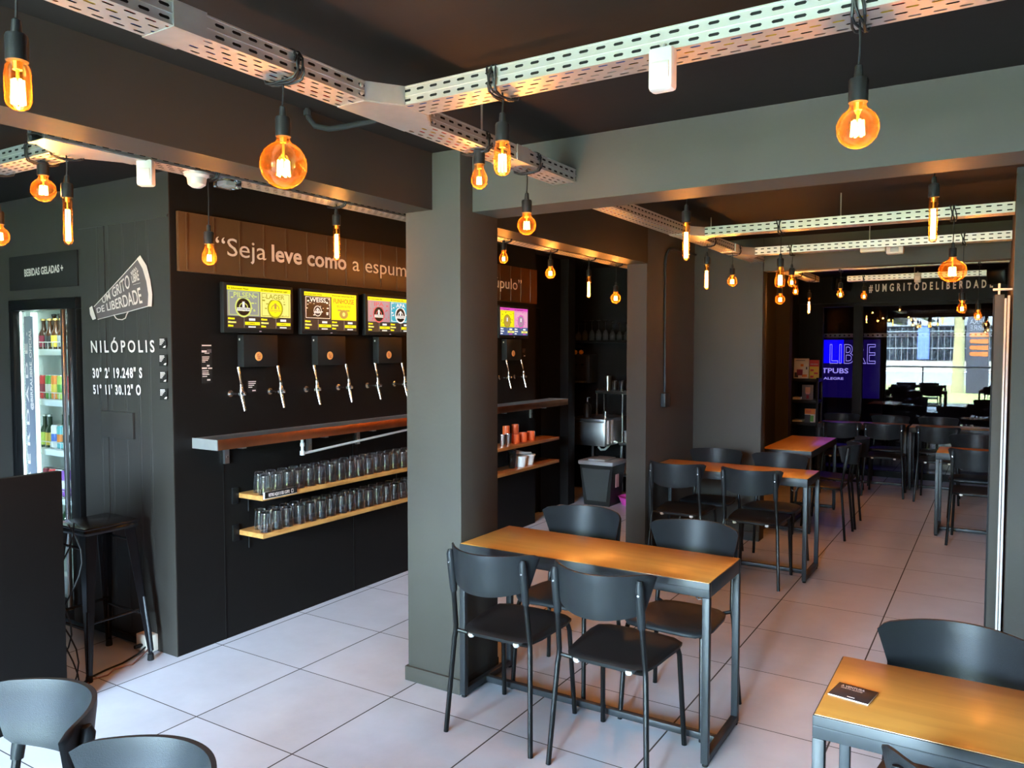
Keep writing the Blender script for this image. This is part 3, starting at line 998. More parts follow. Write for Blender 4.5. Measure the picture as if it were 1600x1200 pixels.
# ------------------------------------------------------------------ tables
def table(label, x0, x1, y0, y1, along='x', h=0.757, group='wood topped tables on black steel frames', hook=False):
    c = Vector(((x0 + x1) / 2, (y0 + y1) / 2, 0))
    t = thing('dining_table', label, 'table', c, 0, group)
    lx, ly = x1 - x0, y1 - y0
    wood = 'table_wood' if along == 'x' else 'table_wood_y'
    MB(c).box((x0 + 0.004, y0 + 0.004, h - 0.020), (x1 - 0.004, y1 - 0.004, h), 0.0015).build('tabletop', wood, t)
    fr = MB(c)
    e = 0.0
    fr.box((x0, y0, h - 0.062), (x1, y0 + 0.03, h - 0.002), 0.003).box((x0, y1 - 0.03, h - 0.062), (x1, y1, h - 0.002), 0.003)
    fr.box((x0, y0 + 0.03, h - 0.062), (x0 + 0.03, y1 - 0.03, h - 0.002), 0.003).box((x1 - 0.03, y0 + 0.03, h - 0.062), (x1, y1 - 0.03, h - 0.002), 0.003)
    fr.box((x0 + 0.002, y0 - 0.0015, h - 0.031), (x1 - 0.002, y0 + 0.002, h - 0.028))
    fr.build('apron', 'table_steel', t)
    L_ = 0.03
    for xa in (x0, x1 - L_):
        for ya in (y0, y1 - L_):
            lg = MB(c).box((xa, ya, 0.012), (xa + L_, ya + L_, h - 0.062), 0.003).build('leg', 'table_steel', t)
            MB(c).lathe([(0.012, 0), (0.013, 0.006), (0.008, 0.013)], (xa + L_ / 2, ya + L_ / 2, 0), 10).build('levelling_foot', 'rubber', lg)
    if along == 'x':
        for xa in (x0, x1 - L_):
            MB(c).box((xa, y0 + L_, 0.014), (xa + L_, y1 - L_, 0.044), 0.003).build('foot_rail', 'table_steel', t)
        MB(c).box((x0 + L_, (y0 + y1) / 2 - 0.04, 0.014), (x1 - L_, (y0 + y1) / 2 - 0.01, 0.044), 0.003).build('stretcher', 'table_steel', t)
    else:
        for ya in (y0, y1 - L_):
            MB(c).box((x0 + L_, ya, 0.014), (x1 - L_, ya + L_, 0.044), 0.003).build('foot_rail', 'table_steel', t)
        MB(c).box(((x0 + x1) / 2 - 0.015, y0 + L_, 0.014), ((x0 + x1) / 2 + 0.015, y1 - L_, 0.044), 0.003).build('stretcher', 'table_steel', t)
    if hook:
        hx, hy = hook
        hk = MB(c).tube([(hx, hy, h - 0.062), (hx, hy, h - 0.09), (hx - 0.01, hy - 0.012, h - 0.115), (hx - 0.028, hy - 0.018, h - 0.118), (hx - 0.04, hy - 0.02, h - 0.10)], 0.0035, 8)
        hk.build('bag_hook', 'chrome', t)
    return t


table('wood topped table against the big grey pillar, two chairs on each side', -2.193, -0.963, 3.037, 3.487, hook=(-1.03, 3.20))
table('wood topped table beside the second grey pillar, four chairs tucked in', -2.36, -1.15, 5.85, 6.31, hook=(-1.25, 6.0))
table('wood topped table set lengthwise past the grey wall pillar, catching the blue glow', -1.885, -1.43, 7.43, 8.72, 'y')
table('short wood topped table half hidden by the sliding door frame', -0.472, 0.035, 7.97, 8.48, hook=(-0.42, 8.2))
table('wood topped table before the dark glazing, beside the book rack', -1.93, -0.925, 10.37, 10.80)
table('wood topped table before the dark glazing, beside the sliding door', -0.90, 0.035, 10.37, 10.80)
table('wood topped table with the black coaster lying on it', -0.388, 0.85, 2.085, 2.54, hook=(-0.355, 2.33))
table('wood topped table by the open street front, mirrored in the glazing', -2.35, -1.13, 0.10, 0.55)


# ------------------------------------------------------------------ chairs (built facing +y, origin on the floor under the seat)
def make_chair():
    t = thing('dining_chair', '-', 'chair', (0, 0, 0), 0, 'black plastic and tube chairs')
    # seat: rounded plastic shell, wider at the front
    n, k = 28, 5
    sb = MB()
    rings = []

    def outline(sc, z, crown):
        pts = []
        for i in range(n):
            th = 2 * math.pi * i / n
            c_, s_ = math.cos(th), math.sin(th)
            rr = (abs(c_) ** 5 + abs(s_) ** 5) ** -0.2
            x, y = c_ * rr * sc, s_ * rr * sc
            wx = 0.198 + 0.016 * y
            yy = 0.022 + y * 0.208
            zz = z - crown * 0.006 * (x * x) + (0.010 * y if y < 0 else 0.004 * y) - 0.012 * max(0, y - 0.75) * 4 * crown
            pts.append((x * wx, yy, zz))
        return pts
    for sc, z, cr in ((0.02, 0.467, 0), (0.5, 0.466, 0.5), (0.8, 0.469, 1), (0.95, 0.470, 1), (1.0, 0.464, 1), (0.995, 0.452, 1), (0.93, 0.446, 1), (0.5, 0.450, 1), (0.02, 0.450, 0)):
        rings.append(outline(sc, z, cr))
    vs = [p for r in rings for p in r]
    fs = []
    for i in range(len(rings) - 1):
        for j in range(n):
            j2 = (j + 1) % n
            fs.append((i * n + j, i * n + j2, (i + 1) * n + j2, (i + 1) * n + j))
    fs.append(tuple(range(n)))
    fs.append(tuple((len(rings) - 1) * n + j for j in range(n)))
    sb.add(vs, fs)
    sb.build('seat', 'chair_plastic', t, angle=60)
    # backrest: curved panel with rounded upper corners and moulded tube sleeves
    bb = MB()
    nx, nz = 30, 9
    W2 = 0.218

    def surf(u, v, d):
        a = abs(u)
        y = -0.300 + 0.142 * (abs(u) * (0.188 + 0.034 * v) / 0.218) ** 2.1
        top = 0.842 - 0.016 * max(0, (a - 0.88) / 0.12) ** 2
        bot = 0.662 + 0.024 * a ** 2.2 + (0.012 * max(0, (a - 0.9) / 0.1) ** 2)
        z = bot + (top - bot) * v
        y -= (z - 0.75) * 0.135
        return Vector((u * (0.188 + 0.034 * v), y + d, z))
    g = {}
    vs, fs = [], []
    for s_, d in ((0, -0.009), (1, 0.009)):
        for i in range(nx + 1):
            for j in range(nz + 1):
                u, v = -1 + 2 * i / nx, j / nz
                edge = min(1 - abs(u), min(v, 1 - v) * 0.9)
                dd = d * min(1.0, 0.72 + edge * 7)
                g[s_, i, j] = len(vs)
                vs.append(surf(u, v, dd))
    for s_ in (0, 1):
        for i in range(nx):
            for j in range(nz):
                fs.append((g[s_, i, j], g[s_, i + 1, j], g[s_, i + 1, j + 1], g[s_, i, j + 1]))
    for i in range(nx):
        fs.append((g[0, i, 0], g[1, i, 0], g[1, i + 1, 0], g[0, i + 1, 0]))
        fs.append((g[0, i, nz], g[0, i + 1, nz], g[1, i + 1, nz], g[1, i, nz]))
    for j in range(nz):
        fs.append((g[0, 0, j], g[0, 0, j + 1], g[1, 0, j + 1], g[1, 0, j]))
        fs.append((g[0, nx, j], g[1, nx, j], g[1, nx, j + 1], g[0, nx, j + 1]))
    bb.add(vs, fs)

    def tubey(z):
        return -0.185 - (z - 0.455) * 0.135
    for s_ in (-1, 1):
        xs = s_ * 0.183
        bb.tube([(xs, tubey(0.635), 0.635), (xs, tubey(0.66), 0.66), (xs, tubey(0.74) - 0.002, 0.74), (xs, tubey(0.808) - 0.003, 0.808), (xs, tubey(0.824) + 0.002, 0.824)], [0.0155, 0.0165, 0.0175, 0.017, 0.011], 14)
    bk = bb.build('backrest', 'chair_plastic', t, angle=60)
    for s_ in (-1, 1):
        MB().lathe([(0.0005, -0.004), (0.0045, -0.0035), (0.006, 0), (0.006, 0.003)], (s_ * 0.183, tubey(0.77) - 0.0175, 0.77), 10, 1).build('screw', 'chrome', bk)
    for s_ in (-1, 1):
        MB().tube([(s_ * 0.216, -0.226, 0.0), (s_ * 0.2145, -0.2245, 0.02), (s_ * 0.193, -0.190, 0.42), (s_ * 0.190, -0.1855, 0.445), (s_ * 0.188, -0.1865, 0.475), (s_ * 0.183, tubey(0.66), 0.66), (s_ * 0.183, tubey(0.80), 0.80)], 0.0112, 10).build('leg', 'black_metal', t)
    for s_ in (-1, 1):
        MB().tube([(s_ * 0.193, 0.226, 0.0), (s_ * 0.180, 0.195, 0.40), (s_ * 0.176, 0.183, 0.432), (s_ * 0.165, 0.165, 0.443)], 0.0112, 10).build('leg', 'black_metal', t)
    sf = MB().tube([(-0.190, -0.185, 0.452), (-0.14, -0.165, 0.440), (0.14, -0.165, 0.440), (0.190, -0.185, 0.452)], 0.0085, 8)
    sf.tube([(-0.165, 0.165, 0.442), (0.165, 0.165, 0.442)], 0.0085, 8)
    sf.tube([(-0.13, -0.165, 0.440), (-0.14, 0.165, 0.442)], 0.008, 8).tube([(0.13, -0.165, 0.440), (0.14, 0.165, 0.442)], 0.008, 8)
    sf.build('seat_frame', 'black_metal', t)
    for s_ in (-1, 1):
        MB().lathe([(0.0005, -0.012), (0.010, -0.011), (0.0145, -0.005), (0.0145, 0.006)], (s_ * 0.115, -0.172, 0.440), 12).build('stacking_pad', 'white_plastic', t)
    return t


CH = make_chair()
PI = math.pi
chairs = [
    (-1.831, 2.955, 0.01, 'black chair with its back to the street at the pillar table, nearer the pillar'),
    (-1.306, 2.950, -0.02, 'black chair with its back to the street at the pillar table, farther from the pillar'),
    (-1.845, 3.490, PI + 0.05, 'black chair across the pillar table, beside the grey pillar'),
    (-1.240, 3.465, PI - 0.03, 'black chair across the pillar table, at its free end'),
    (-2.045, 5.80, 0.0, 'black chair at the second table, back to the street, next to the narrow grey pillar'),
    (-1.485, 5.79, -0.02, 'black chair at the second table, back to the street, away from the narrow pillar'),
    (-2.00, 6.285, PI + 0.03, 'black chair behind the second table, backed against the wall pillar'),
    (-1.485, 6.275, PI - 0.02, 'black chair behind the second table, near its free end'),
    (-1.345, 7.535, PI / 2, 'black chair seen side on at the lengthwise table, the one toward the pillar tables'),
    (-1.345, 8.055, PI / 2 + 0.03, 'black chair seen side on at the lengthwise table, the one toward the glazing'),
    (-0.140, 7.86, 0.0, 'black chair at the short table beside the sliding door, back turned'),
    (-0.190, 8.65, PI, 'black chair beyond the short table by the sliding door'),
    (-1.545, 9.87, 0.0, 'black chair at the glazing table nearest the book rack, back turned'),
    (-1.10, 9.93, 0.0, 'middle black chair of the three backs turned before the glazing tables'),
    (-0.55, 9.84, -0.03, 'black chair at the glazing table by the sliding door, back turned'),
    (-1.72, 10.66, PI, 'black chair between glazing and table, beside the book rack'),
    (-1.15, 10.66, PI, 'black chair between glazing and table, behind the window post'),
    (-0.62, 10.66, PI, 'black chair between glazing and table, under the mirrored street'),
    (-1.985, 0.775, PI - 0.12, 'black chair beside the reception desk, only its hollow backrest and one leg showing'),
    (-1.470, 0.735, PI - 0.02, 'black chair next to the chair at the reception desk, only its backrest top showing'),
    (-0.085, 2.475, PI - 0.02, 'black chair behind the coaster table, facing the street'),
    (0.022, 2.02, 0.0, 'black chair tucked under the coaster table, only its back corner showing'),
]
for i, (x, y, rz, lb) in enumerate(chairs):
    if i == 0:
        CH.location = (x, y, 0)
        CH.rotation_euler = (0, 0, rz)
        CH['label'] = lb
    else:
        place(CH, (x, y, 0), rz, lb)

# coaster
co = thing('coaster', 'black square printed coaster lying on the table corner', 'coaster', (-0.317, 2.265, 0.757), R(-9))
MB().box((-0.052, -0.047, 0), (0.052, 0.047, 0.0035), 0.0015).build('pad', 'cream', co)
MB().box((-0.0515, -0.0465, 0.0036), (0.0515, 0.0465, 0.0044), 0.0003).build('printed_face', 'coaster_face', co)
text('lettering', 'A VENTURA', (-0.040, 0.022, 0.005), (0.022, 0.022, 0.005), (-0.040, 0.034, 0.005), parent=co, lift=(0, 0, 0.0003), bold=0.02)
text('lettering', 'PORTO ALEGRE', (-0.036, 0.010, 0.005), (0.020, 0.010, 0.005), (-0.036, 0.018, 0.005), parent=co, lift=(0, 0, 0.0003), bold=0.01)
MB().box((-0.005, -0.036, 0.0045), (0.014, -0.033, 0.0049)).build('small_print', 'lettering_white', co)

# ------------------------------------------------------------------ bar stool and reception desk
st = thing('bar_stool', 'glossy black sheet metal bar stool standing before the drinks fridge', 'stool', (-4.085, 2.345, 0))
so = (-4.085, 2.345, 0)
SH = 0.775
s1 = MB(so)
sx, sy = -4.085, 2.345
s1.box((sx - 0.152, sy - 0.152, SH - 0.045), (sx + 0.152, sy + 0.152, SH - 0.012), 0.018)
s1.box((sx - 0.155, sy - 0.155, SH - 0.014), (sx + 0.155, sy + 0.155, SH), 0.0065)
s1.build('seat', 'stool_metal', st)
for dx in (-1, 1):
    for dy in (-1, 1):
        a = Vector((sx + dx * 0.135, sy + dy * 0.135, SH - 0.03))
        b = Vector((sx + dx * 0.205, sy + dy * 0.178, 0.03))
        w0, w1 = 0.060, 0.022
        lg = MB(so)
        # angle-section leg: two tapering flanges folded along the outer corner
        for ux, uy in ((1, 0), (0, 1)):
            p = [a, b]
            q0 = a + Vector((-dx * w0 * ux, -dy * w0 * uy, 0))
            q1 = b + Vector((-dx * w1 * ux, -dy * w1 * uy, 0))
            th = Vector((-dx * 0.004 * uy, -dy * 0.004 * ux, 0))
            lg.prism([a, b, q1, q0], th)
        mid = a.lerp(b, 0.82)
        low = a.lerp(b, 0.97)
        inn = Vector((-dx * 0.006, -dy * 0.006, 0))
        lg.tube([a.lerp(b, 0.55) + inn * 0.6, mid + inn * 0.4, low + inn * 0.5], [0.010, 0.013, 0.012], 10)
        leg = lg.build('leg', 'stool_metal', st)
        MB(so).lathe([(0.017, 0), (0.018, 0.004), (0.015, 0.034)], (b.x - dx * 0.008, b.y - dy * 0.008, 0), 12).build('rubber_foot', 'rubber', leg)


def lp(dx, dy, z):
    k = (SH - 0.03 - z) / (SH - 0.06)
    return Vector((sx + dx * (0.135 + 0.070 * k - 0.012), sy + dy * (0.135 + 0.043 * k - 0.012), z))


for z, pr in ((0.255, (((-1, -1), (1, -1)), ((-1, 1), (1, 1)))), (0.285, (((-1, -1), (-1, 1)), ((1, -1), (1, 1)))), (0.66, (((-1, -1), (1, -1)), ((-1, 1), (1, 1))))):
    for p, q in pr:
        MB(so).tube([lp(*p, z), lp(*q, z)], 0.0075, 8).build('brace', 'stool_metal', st)

dk = thing('reception_desk', 'tall plain black reception desk panel before the fridge', 'desk', (-3.95, 0.9, 0))
MB((-3.95, 0.9, 0)).box((-3.70, -0.2, 0), (-3.66, 1.945, 1.131), 0.002).build('front_panel', 'black_paint', dk)
MB((-3.95, 0.9, 0)).box((-4.25, -0.2, 0), (-3.70, -0.16, 1.131)).build('side_panel', 'panel_paint', dk)
MB((-3.95, 0.9, 0)).box((-4.2, -0.16, 0.86), (-3.70, 1.90, 0.89)).build('shelf', 'black_paint', dk)
ct = thing('electric_cable', 'tangle of black cables hanging behind the reception desk', 'cable', (-3.8, 1.96, 0))
for k in range(4):
    pts = []
    for i in range(15):
        s_ = i / 14
        pts.append((-3.72 - 0.05 * k + 0.05 * math.sin(s_ * 7 + k * 2), 2.0 + 0.035 * math.sin(s_ * 9 + k), 0.86 * (1 - s_) + 0.004 + 0.0 * k))
    MB((-3.8, 1.96, 0)).tube(pts, 0.0038, 6).build('cord', 'rubber', ct)
fc = MB((-3.9, 2.3, 0))
fc.tube([(-3.99, 2.555, 0.04), (-3.985, 2.50, 0.016), (-3.965, 2.40, 0.005), (-3.955, 2.30, 0.005), (-3.93, 2.20, 0.005), (-3.86, 2.10, 0.005), (-3.78, 2.03, 0.005), (-3.72, 1.99, 0.005)], 0.005, 8)
tag(fc.build('electric_cable', 'rubber'), 'black cable crossing the floor tiles from the wall socket box', 'cable')
fc2 = MB((-3.9, 2.3, 0))
fc2.tube([(-3.97, 2.555, 0.03), (-3.95, 2.50, 0.012), (-3.905, 2.42, 0.005), (-3.925, 2.33, 0.005), (-3.885, 2.27, 0.005), (-3.90, 2.20, 0.005), (-3.83, 2.09, 0.005), (-3.75, 2.01, 0.005)], 0.004, 8)
tag(fc2.build('electric_cable', 'wire_red'), 'thin brown cable beside the black floor cable', 'cable')
M['wire_brown'] = mat('wire_brown', (0.20, 0.08, 0.05), 0.5)
bpy.data.objects['electric_cable.002'].data.materials[0] = M['wire_brown']
bx = thing('socket_box', 'small beige socket box low on the wall behind the stool', 'socket', (-4.03, 2.57, 0.06))
MB((-4.03, 2.57, 0.06)).box((-4.075, 2.55, 0.006), (-3.965, 2.6125, 0.10), 0.004).build('housing', 'cream', bx)
MB((-4.03, 2.57, 0.06)).lathe([(0.010, 0), (0.012, 0.03), (0.006, 0.05)], (-4.02, 2.505, 0.045), 10, 1).build('plug', 'rubber', bx)
wc = MB((-4.3, 2.6, 0.05)).tube([(-4.64, 2.598, 0.055), (-4.4, 2.597, 0.05), (-4.2, 2.597, 0.04), (-4.076, 2.585, 0.045)], 0.011, 8)
tag(wc.build('electric_cable', 'rubber'), 'thick black cable clipped along the foot of the megaphone wall', 'cable')

# ------------------------------------------------------------------ megaphone wall: signs
def LW(px, py, lift=0.008):
    return P(px, py, Y, LY - lift)


OFW = Vector((-4.25, LY, 1.9))
lf = (0, -0.002, 0)
mg = thing('megaphone_decal', 'megaphone decal with white slogan lettering on the dark wall', 'wall decal', OFW)
body = [(147, 479), (219, 401), (228, 415), (234, 440), (237, 462), (236, 477), (153, 498)]
MB(OFW).prism([LW(*p) for p in body], (0, -0.001, 0)).build('horn', 'decal_grey', mg, smooth=False)


def stroke(name, px, r, closed=False, m='lettering_white'):
    pts = [LW(*p, lift=0.010) for p in px]
    if closed:
        pts.append(pts[0])
    return MB(OFW).tube(pts, r, 6).build(name, m, mg)


stroke('outline', [(147, 479), (183, 440), (219, 400)], 0.0022)
stroke('outline', [(153, 499), (180, 492), (197, 488), (236, 477)], 0.0022)
rim = [(214, 404), (219, 399), (229, 415), (235, 438), (238, 460), (237, 479), (231, 479), (232, 460), (229, 440), (223, 420)]
MB(OFW).prism([LW(*p, lift=0.0095) for p in rim], (0, -0.001, 0)).build('bell_rim', 'lettering_white', mg, smooth=False)
MB(OFW).prism([LW(*p, lift=0.0095) for p in [(140, 481), (144, 478), (146, 485), (150, 498), (145, 500), (141, 491)]], (0, -0.001, 0)).build('mouth_rim', 'lettering_white', mg, smooth=False)
stroke('handle', [(178, 492), (181, 497), (184, 499), (191, 499.5), (196, 497), (198, 491), (200, 488)], 0.0028)


def wtext(body, bl, br, tl, tr, parent, off, m='lettering_white', bold=0.0, lift=0.0105, space=None):
    return text('lettering', body, LW(*bl, lift=lift), LW(*br, lift=lift), LW(*tl, lift=lift), LW(*tr, lift=lift), m, parent, off, bold, (0, -0.0012, 0), space=space)


wtext('UM GRITO', (161, 474), (204, 449), (159, 466), (201, 428), mg, OFW, bold=0.012)
wtext('DE LIBERDADE', (152, 489), (223, 473), (151, 482), (219, 449), mg, OFW, bold=0.012)
wtext('BIRRA', (206, 430), (215, 421), (204, 426), (213, 416), mg, OFW, bold=0.02)
wtext('LIBRE', (207, 442), (218, 437), (205, 432), (216, 422), mg, OFW, bold=0.02)
stroke('line', [(208, 445), (219, 442)], 0.0009)
nm = thing('place_name_lettering', 'white painted place name NILÓPOLIS under the megaphone', 'lettering', OFW + Vector((0, 0, -0.2)))
wtext('NILÓPOLIS', (143, 550.5), (242, 550), (142, 533), (241, 532), nm, OFW + Vector((0, 0, -0.2)), bold=0.018, space=1.45)
nm = thing('latitude_lettering', 'white painted latitude line 30° 2\' 19.248" S', 'lettering', OFW + Vector((0, 0, -0.35)))
wtext('30° 2\' 19.248" S', (145.5, 590), (222.5, 590), (144.5, 576), (222, 575), nm, OFW + Vector((0, 0, -0.35)), bold=0.03, space=1.2)
nm = thing('longitude_lettering', 'white painted longitude line 51° 11\' 30.12" O', 'lettering', OFW + Vector((0, 0, -0.45)))
wtext('51° 11\' 30.12" O', (146.5, 615), (220.5, 617), (145.5, 602), (220, 602), nm, OFW + Vector((0, 0, -0.45)), bold=0.03, space=1.2)
for i, (a, b) in enumerate((((249, 528), (260, 545)), ((249, 554), (261, 572)), ((250, 580), (261, 598)), ((250, 607), (262, 625)))):
    o_ = LW((a[0] + b[0]) / 2, (a[1] + b[1]) / 2)
    s_ = thing('instruction_sticker', ('topmost', 'second', 'third', 'lowest')[i] + ' of the four small black stickers at the corner beside the painted place name', 'sticker', o_, 0, 'small black instruction stickers at the wall corner')
    quad('backing', LW(a[0], b[1]), LW(b[0], b[1]), LW(b[0], a[1]), LW(a[0], a[1]), 'board_black', s_, o_, 0.001)
    for k in range(5):
        y = a[1] + 1.5 + k * 2.1
        quad('text_line', LW(a[0] + 0.5, y + 1.1, 0.0095), LW(a[0] + (7.5, 8, 6.5, 5, 3.5)[k], y + 1.1, 0.0095), LW(a[0] + (7.5, 8, 6.5, 5, 3.5)[k], y, 0.0095), LW(a[0] + 0.5, y, 0.0095), 'lettering_white', s_, o_, 0.0006)
    MB(o_).prism([LW(b[0] - 5.5, b[1] - 2, 0.0095), LW(b[0] - 2, b[1] - 1.5, 0.0095), LW(b[0] - 0.8, b[1] - 5, 0.0095), LW(b[0] - 3.2, b[1] - 4.5, 0.0095)], (0, -0.0006, 0)).build('mark', 'lettering_white', s_, smooth=False)
bp_ = MB((-4.292, LY - 0.006, 1.257)).box((-4.447, LY - 0.016, 1.182), (-4.137, LY - 0.0005, 1.332), 0.002)
tag(bp_.build('blank_cover_plate', 'panel_paint'), 'blank rectangular black cover plate on the megaphone wall above the stool', 'cover plate')

cs = thing('cold_drinks_sign', 'black sign reading BEBIDAS GELADAS above the drinks fridge', 'sign', (-5.06, LY, 2.175))
MB((-5.06, LY, 2.175)).box((-5.458, LY - 0.012, 2.068), (-4.67, LY - 0.0005, 2.282), 0.001).build('board', 'board_black', cs)
wtext('BEBIDAS GELADAS +', (38.5, 432), (99, 424), (38, 421.5), (98.5, 413), cs, (-5.06, LY, 2.175), bold=0.035, lift=0.0135)

# ------------------------------------------------------------------ drinks fridge in the wall
fx0, fx1 = -5.455, -4.665
FO = Vector((-5.06, 2.9, 0))
fd = thing('drinks_fridge', 'lit glass door drinks fridge built into the dark wall', 'fridge', FO)
cbn = MB(FO)
cbn.box((fx0 - 0.01, 3.32, 0.02), (fx1, 3.36, 1.99)).box((fx0 - 0.01, 2.66, 0.02), (fx0 + 0.015, 3.32, 1.99)).box((fx1 - 0.025, 2.66, 0.02), (fx1, 3.32, 1.99))
cbn.box((fx0 + 0.015, 2.66, 1.95), (fx1 - 0.025, 3.32, 1.99)).box((fx0 + 0.015, 2.66, 0.02), (fx1 - 0.025, 3.32, 0.25))
cbn.build('cabinet', 'fridge_white', fd, smooth=False)
slots = MB(FO)
slots.box((fx0 + 0.1, 3.300, 0.3), (fx1 - 0.1, 3.318, 1.9))
slots.build('back_panel', 'fridge_grey', fd, smooth=False)
sl = MB(FO)
for i in range(34):
    z = 0.34 + i * 0.045
    for x in (-5.30, -5.10, -4.90):
        sl.box((x - 0.075, 3.292, z), (x + 0.075, 3.299, z + 0.026), 0.003)
sl.build('back_slots', 'fridge_white', fd)
fr = MB(FO)
fr.box((fx0 + 0.01, LY - 0.03, 1.935), (fx1, 2.655, 2.0), 0.004).box((fx0 + 0.01, LY - 0.03, 0.03), (fx0 + 0.062, 2.655, 1.935), 0.004)
fr.box((-4.765, LY - 0.03, 0.03), (fx1, 2.655, 1.935), 0.004).box((fx0 + 0.062, LY - 0.03, 0.03), (-4.765, 2.655, 0.12), 0.004)
door = fr.build('door', 'black_metal', fd)
MB(FO).box((fx0 + 0.062, 2.635, 0.12), (-4.765, 2.641, 1.935)).build('door_glass', 'fridge_glass', door, smooth=False)
MB(FO).box((-4.79, LY - 0.055, 0.10), (-4.765, LY - 0.03, 1.93), 0.006).build('handle', 'steel', door)
MB(FO).box((fx0 + 0.062, 2.624, 0.12), (fx0 + 0.072, 2.634, 1.93)).build('glowing_gasket', 'led', door, smooth=False)  # fridge glow put into this strip, which is no lamp
ban = MB(FO).box((-5.352, 2.629, 0.3), (-5.245, 2.633, 1.90)).build('banner', 'label_slate', door, smooth=False)
for i, chx in enumerate('LIBERDADE.'[::-1]):
    z = 0.72 + (9 - i) * 0.115
text('lettering', 'L I B E R D A D E .', (-5.312, 2.628, 0.62), (-5.312, 2.628, 1.80), (-5.343, 2.628, 0.62), m='lettering_white', parent=door, off=FO, bold=0.02, lift=(0, -0.0006, 0))
text('lettering', '@BIRRALIBRE_OFICIAL', (-5.262, 2.628, 1.30), (-5.262, 2.628, 1.82), (-5.29, 2.628, 1.30), m='lettering_white', parent=door, off=FO, bold=0.03, lift=(0, -0.0006, 0))
MB(FO).box((-5.385, 2.685, 0.30), (-5.35, 2.715, 1.93), 0.005).build('light_tube', 'led', fd)
ld = bpy.data.lights.new('fridge_light', 'AREA')
ld.shape = 'RECTANGLE'
ld.size, ld.size_y, ld.energy, ld.color = 0.5, 0.03, 5, (0.78, 1.0, 0.95)
lo = bpy.data.objects.new('fridge_light', ld)
C.objects.link(lo)
lo.parent = fd
lo.location = Vector((-5.0, 2.70, 1.94)) - FO
SHZ = (1.690, 1.363, 1.040, 0.730, 0.42)
for z in SHZ:
    sh = MB(FO)
    for k in range(9):
        sh.tube([(-5.43, 2.74 + k * 0.062, z - 0.004), (-4.70, 2.74 + k * 0.062, z - 0.004)], 0.003, 5)
    for x in (-5.41, -5.25, -5.1, -4.9, -4.72):
        sh.tube([(x, 2.72, z - 0.007), (x, 3.28, z - 0.007)], 0.003, 5)
    sh.tube([(-5.43, 2.718, z + 0.045), (-4.70, 2.718, z + 0.045)], 0.0028, 5)
    for x in (-5.42, -5.36, -5.3, -5.24, -5.18, -5.12, -5.0, -4.9, -4.8, -4.72):
        sh.tube([(x, 2.718, z), (x, 2.718, z + 0.045)], 0.0025, 5)
    s_ = sh.build('wire_shelf', 'white_plastic', fd)
    MB(FO).box((-5.435, 2.708, z - 0.040), (-4.695, 2.714, z - 0.002), 0.001).build('price_rail', 'fridge_white', s_)


def bottle(label, x, y, z, h, r, glass, lab, cat='bottle', group=None, cap='gold', neck=0.35):
    c = Vector((x, y, z))
    t = thing('beer_bottle', label, cat, c, 0, group)
    rn = 0.0125
    zb = h * (1 - neck) - 0.03
    MB(c).lathe([(0.0005, 0), (r * 0.95, 0.001), (r, 0.008), (r, zb), (r * 0.8, zb + h * 0.07), (rn * 1.1, zb + h * 0.17), (rn, h - 0.02), (rn * 1.15, h - 0.015), (rn * 1.1, h - 0.002), (0.0005, h)], c, 14).build('glass_body', glass, t)
    MB(c).lathe([(r * 1.01, 0.015), (r * 1.015, 0.016), (r * 1.015, zb - 0.012), (r * 1.01, zb - 0.011)], c, 14).build('paper_label', lab, t)
    MB(c).lathe([(rn * 1.3, h - 0.012), (rn * 1.3, h), (0.0005, h + 0.003)], c, 12).build('crown_cap', cap, t)
    return t


def can(label, x, y, z, h, r, lab, band=None, group=None, cat='drink can'):
    c = Vector((x, y, z))
    t = thing('drink_can', label, cat, c, 0, group)
    MB(c).lathe([(r * 0.8, 0), (r, 0.008), (r, h - 0.012), (r * 0.85, h - 0.001)], c, 14).build('can_body', lab, t)
    MB(c).lathe([(r * 0.86, h - 0.001), (r * 0.86, h + 0.002), (r * 0.78, h - 0.001), (0.0005, h - 0.001)], c, 14).build('can_lid', 'steel', t)
    if band:
        MB(c).lathe([(r * 1.005, h * 0.3), (r * 1.012, h * 0.31), (r * 1.012, h * 0.62), (r * 1.005, h * 0.63)], c, 14).build('printed_band', band, t)
    return t


ordn = ('first', 'second', 'third', 'fourth', 'fifth')
xs = (-5.395, -5.32, -5.245, -5.17)
for i, x in enumerate(xs):
    bottle(f'{ordn[i]} dark bottle from the fridge light tube, front of the top fridge shelf', x, 2.775, SHZ[0], 0.20, 0.031, 'amber_bottle', ('label_maroon', 'label_black', 'label_yellow', 'label_grey')[i], group='beer bottles in the fridge')
    bottle(f'{ordn[i]} taller brown bottle from the fridge light tube, back of the top fridge shelf', x - 0.03, 2.86, SHZ[0], 0.235, 0.031, 'amber_bottle', 'label_maroon', group='beer bottles in the fridge', cap='label_black')
for i, x in enumerate((-5.40, -5.328, -5.256, -5.184, -5.112)):
    can(('deep red can beside the light tube', 'green printed can next to the deep red one', 'orange can in the middle', 'lime can beside the orange one', 'red can against the door frame')[i] + ', second fridge shelf', x, 2.775, SHZ[1], 0.155, 0.032,
        ('label_red', 'label_green', 'label_orange', 'label_lime', 'label_red')[i], ('label_maroon', 'label_white', 'label_yellow', 'label_green', None)[i], 'drink cans in the fridge')
for i, x in enumerate((-5.41, -5.345)):
    bottle(('green labelled', 'yellow labelled')[i] + ' dark bottle by the light tube, third fridge shelf', x, 2.775, SHZ[2], 0.215, 0.031, 'green_bottle', ('label_lime', 'label_yellow')[i], group='beer bottles in the fridge', cap='steel')
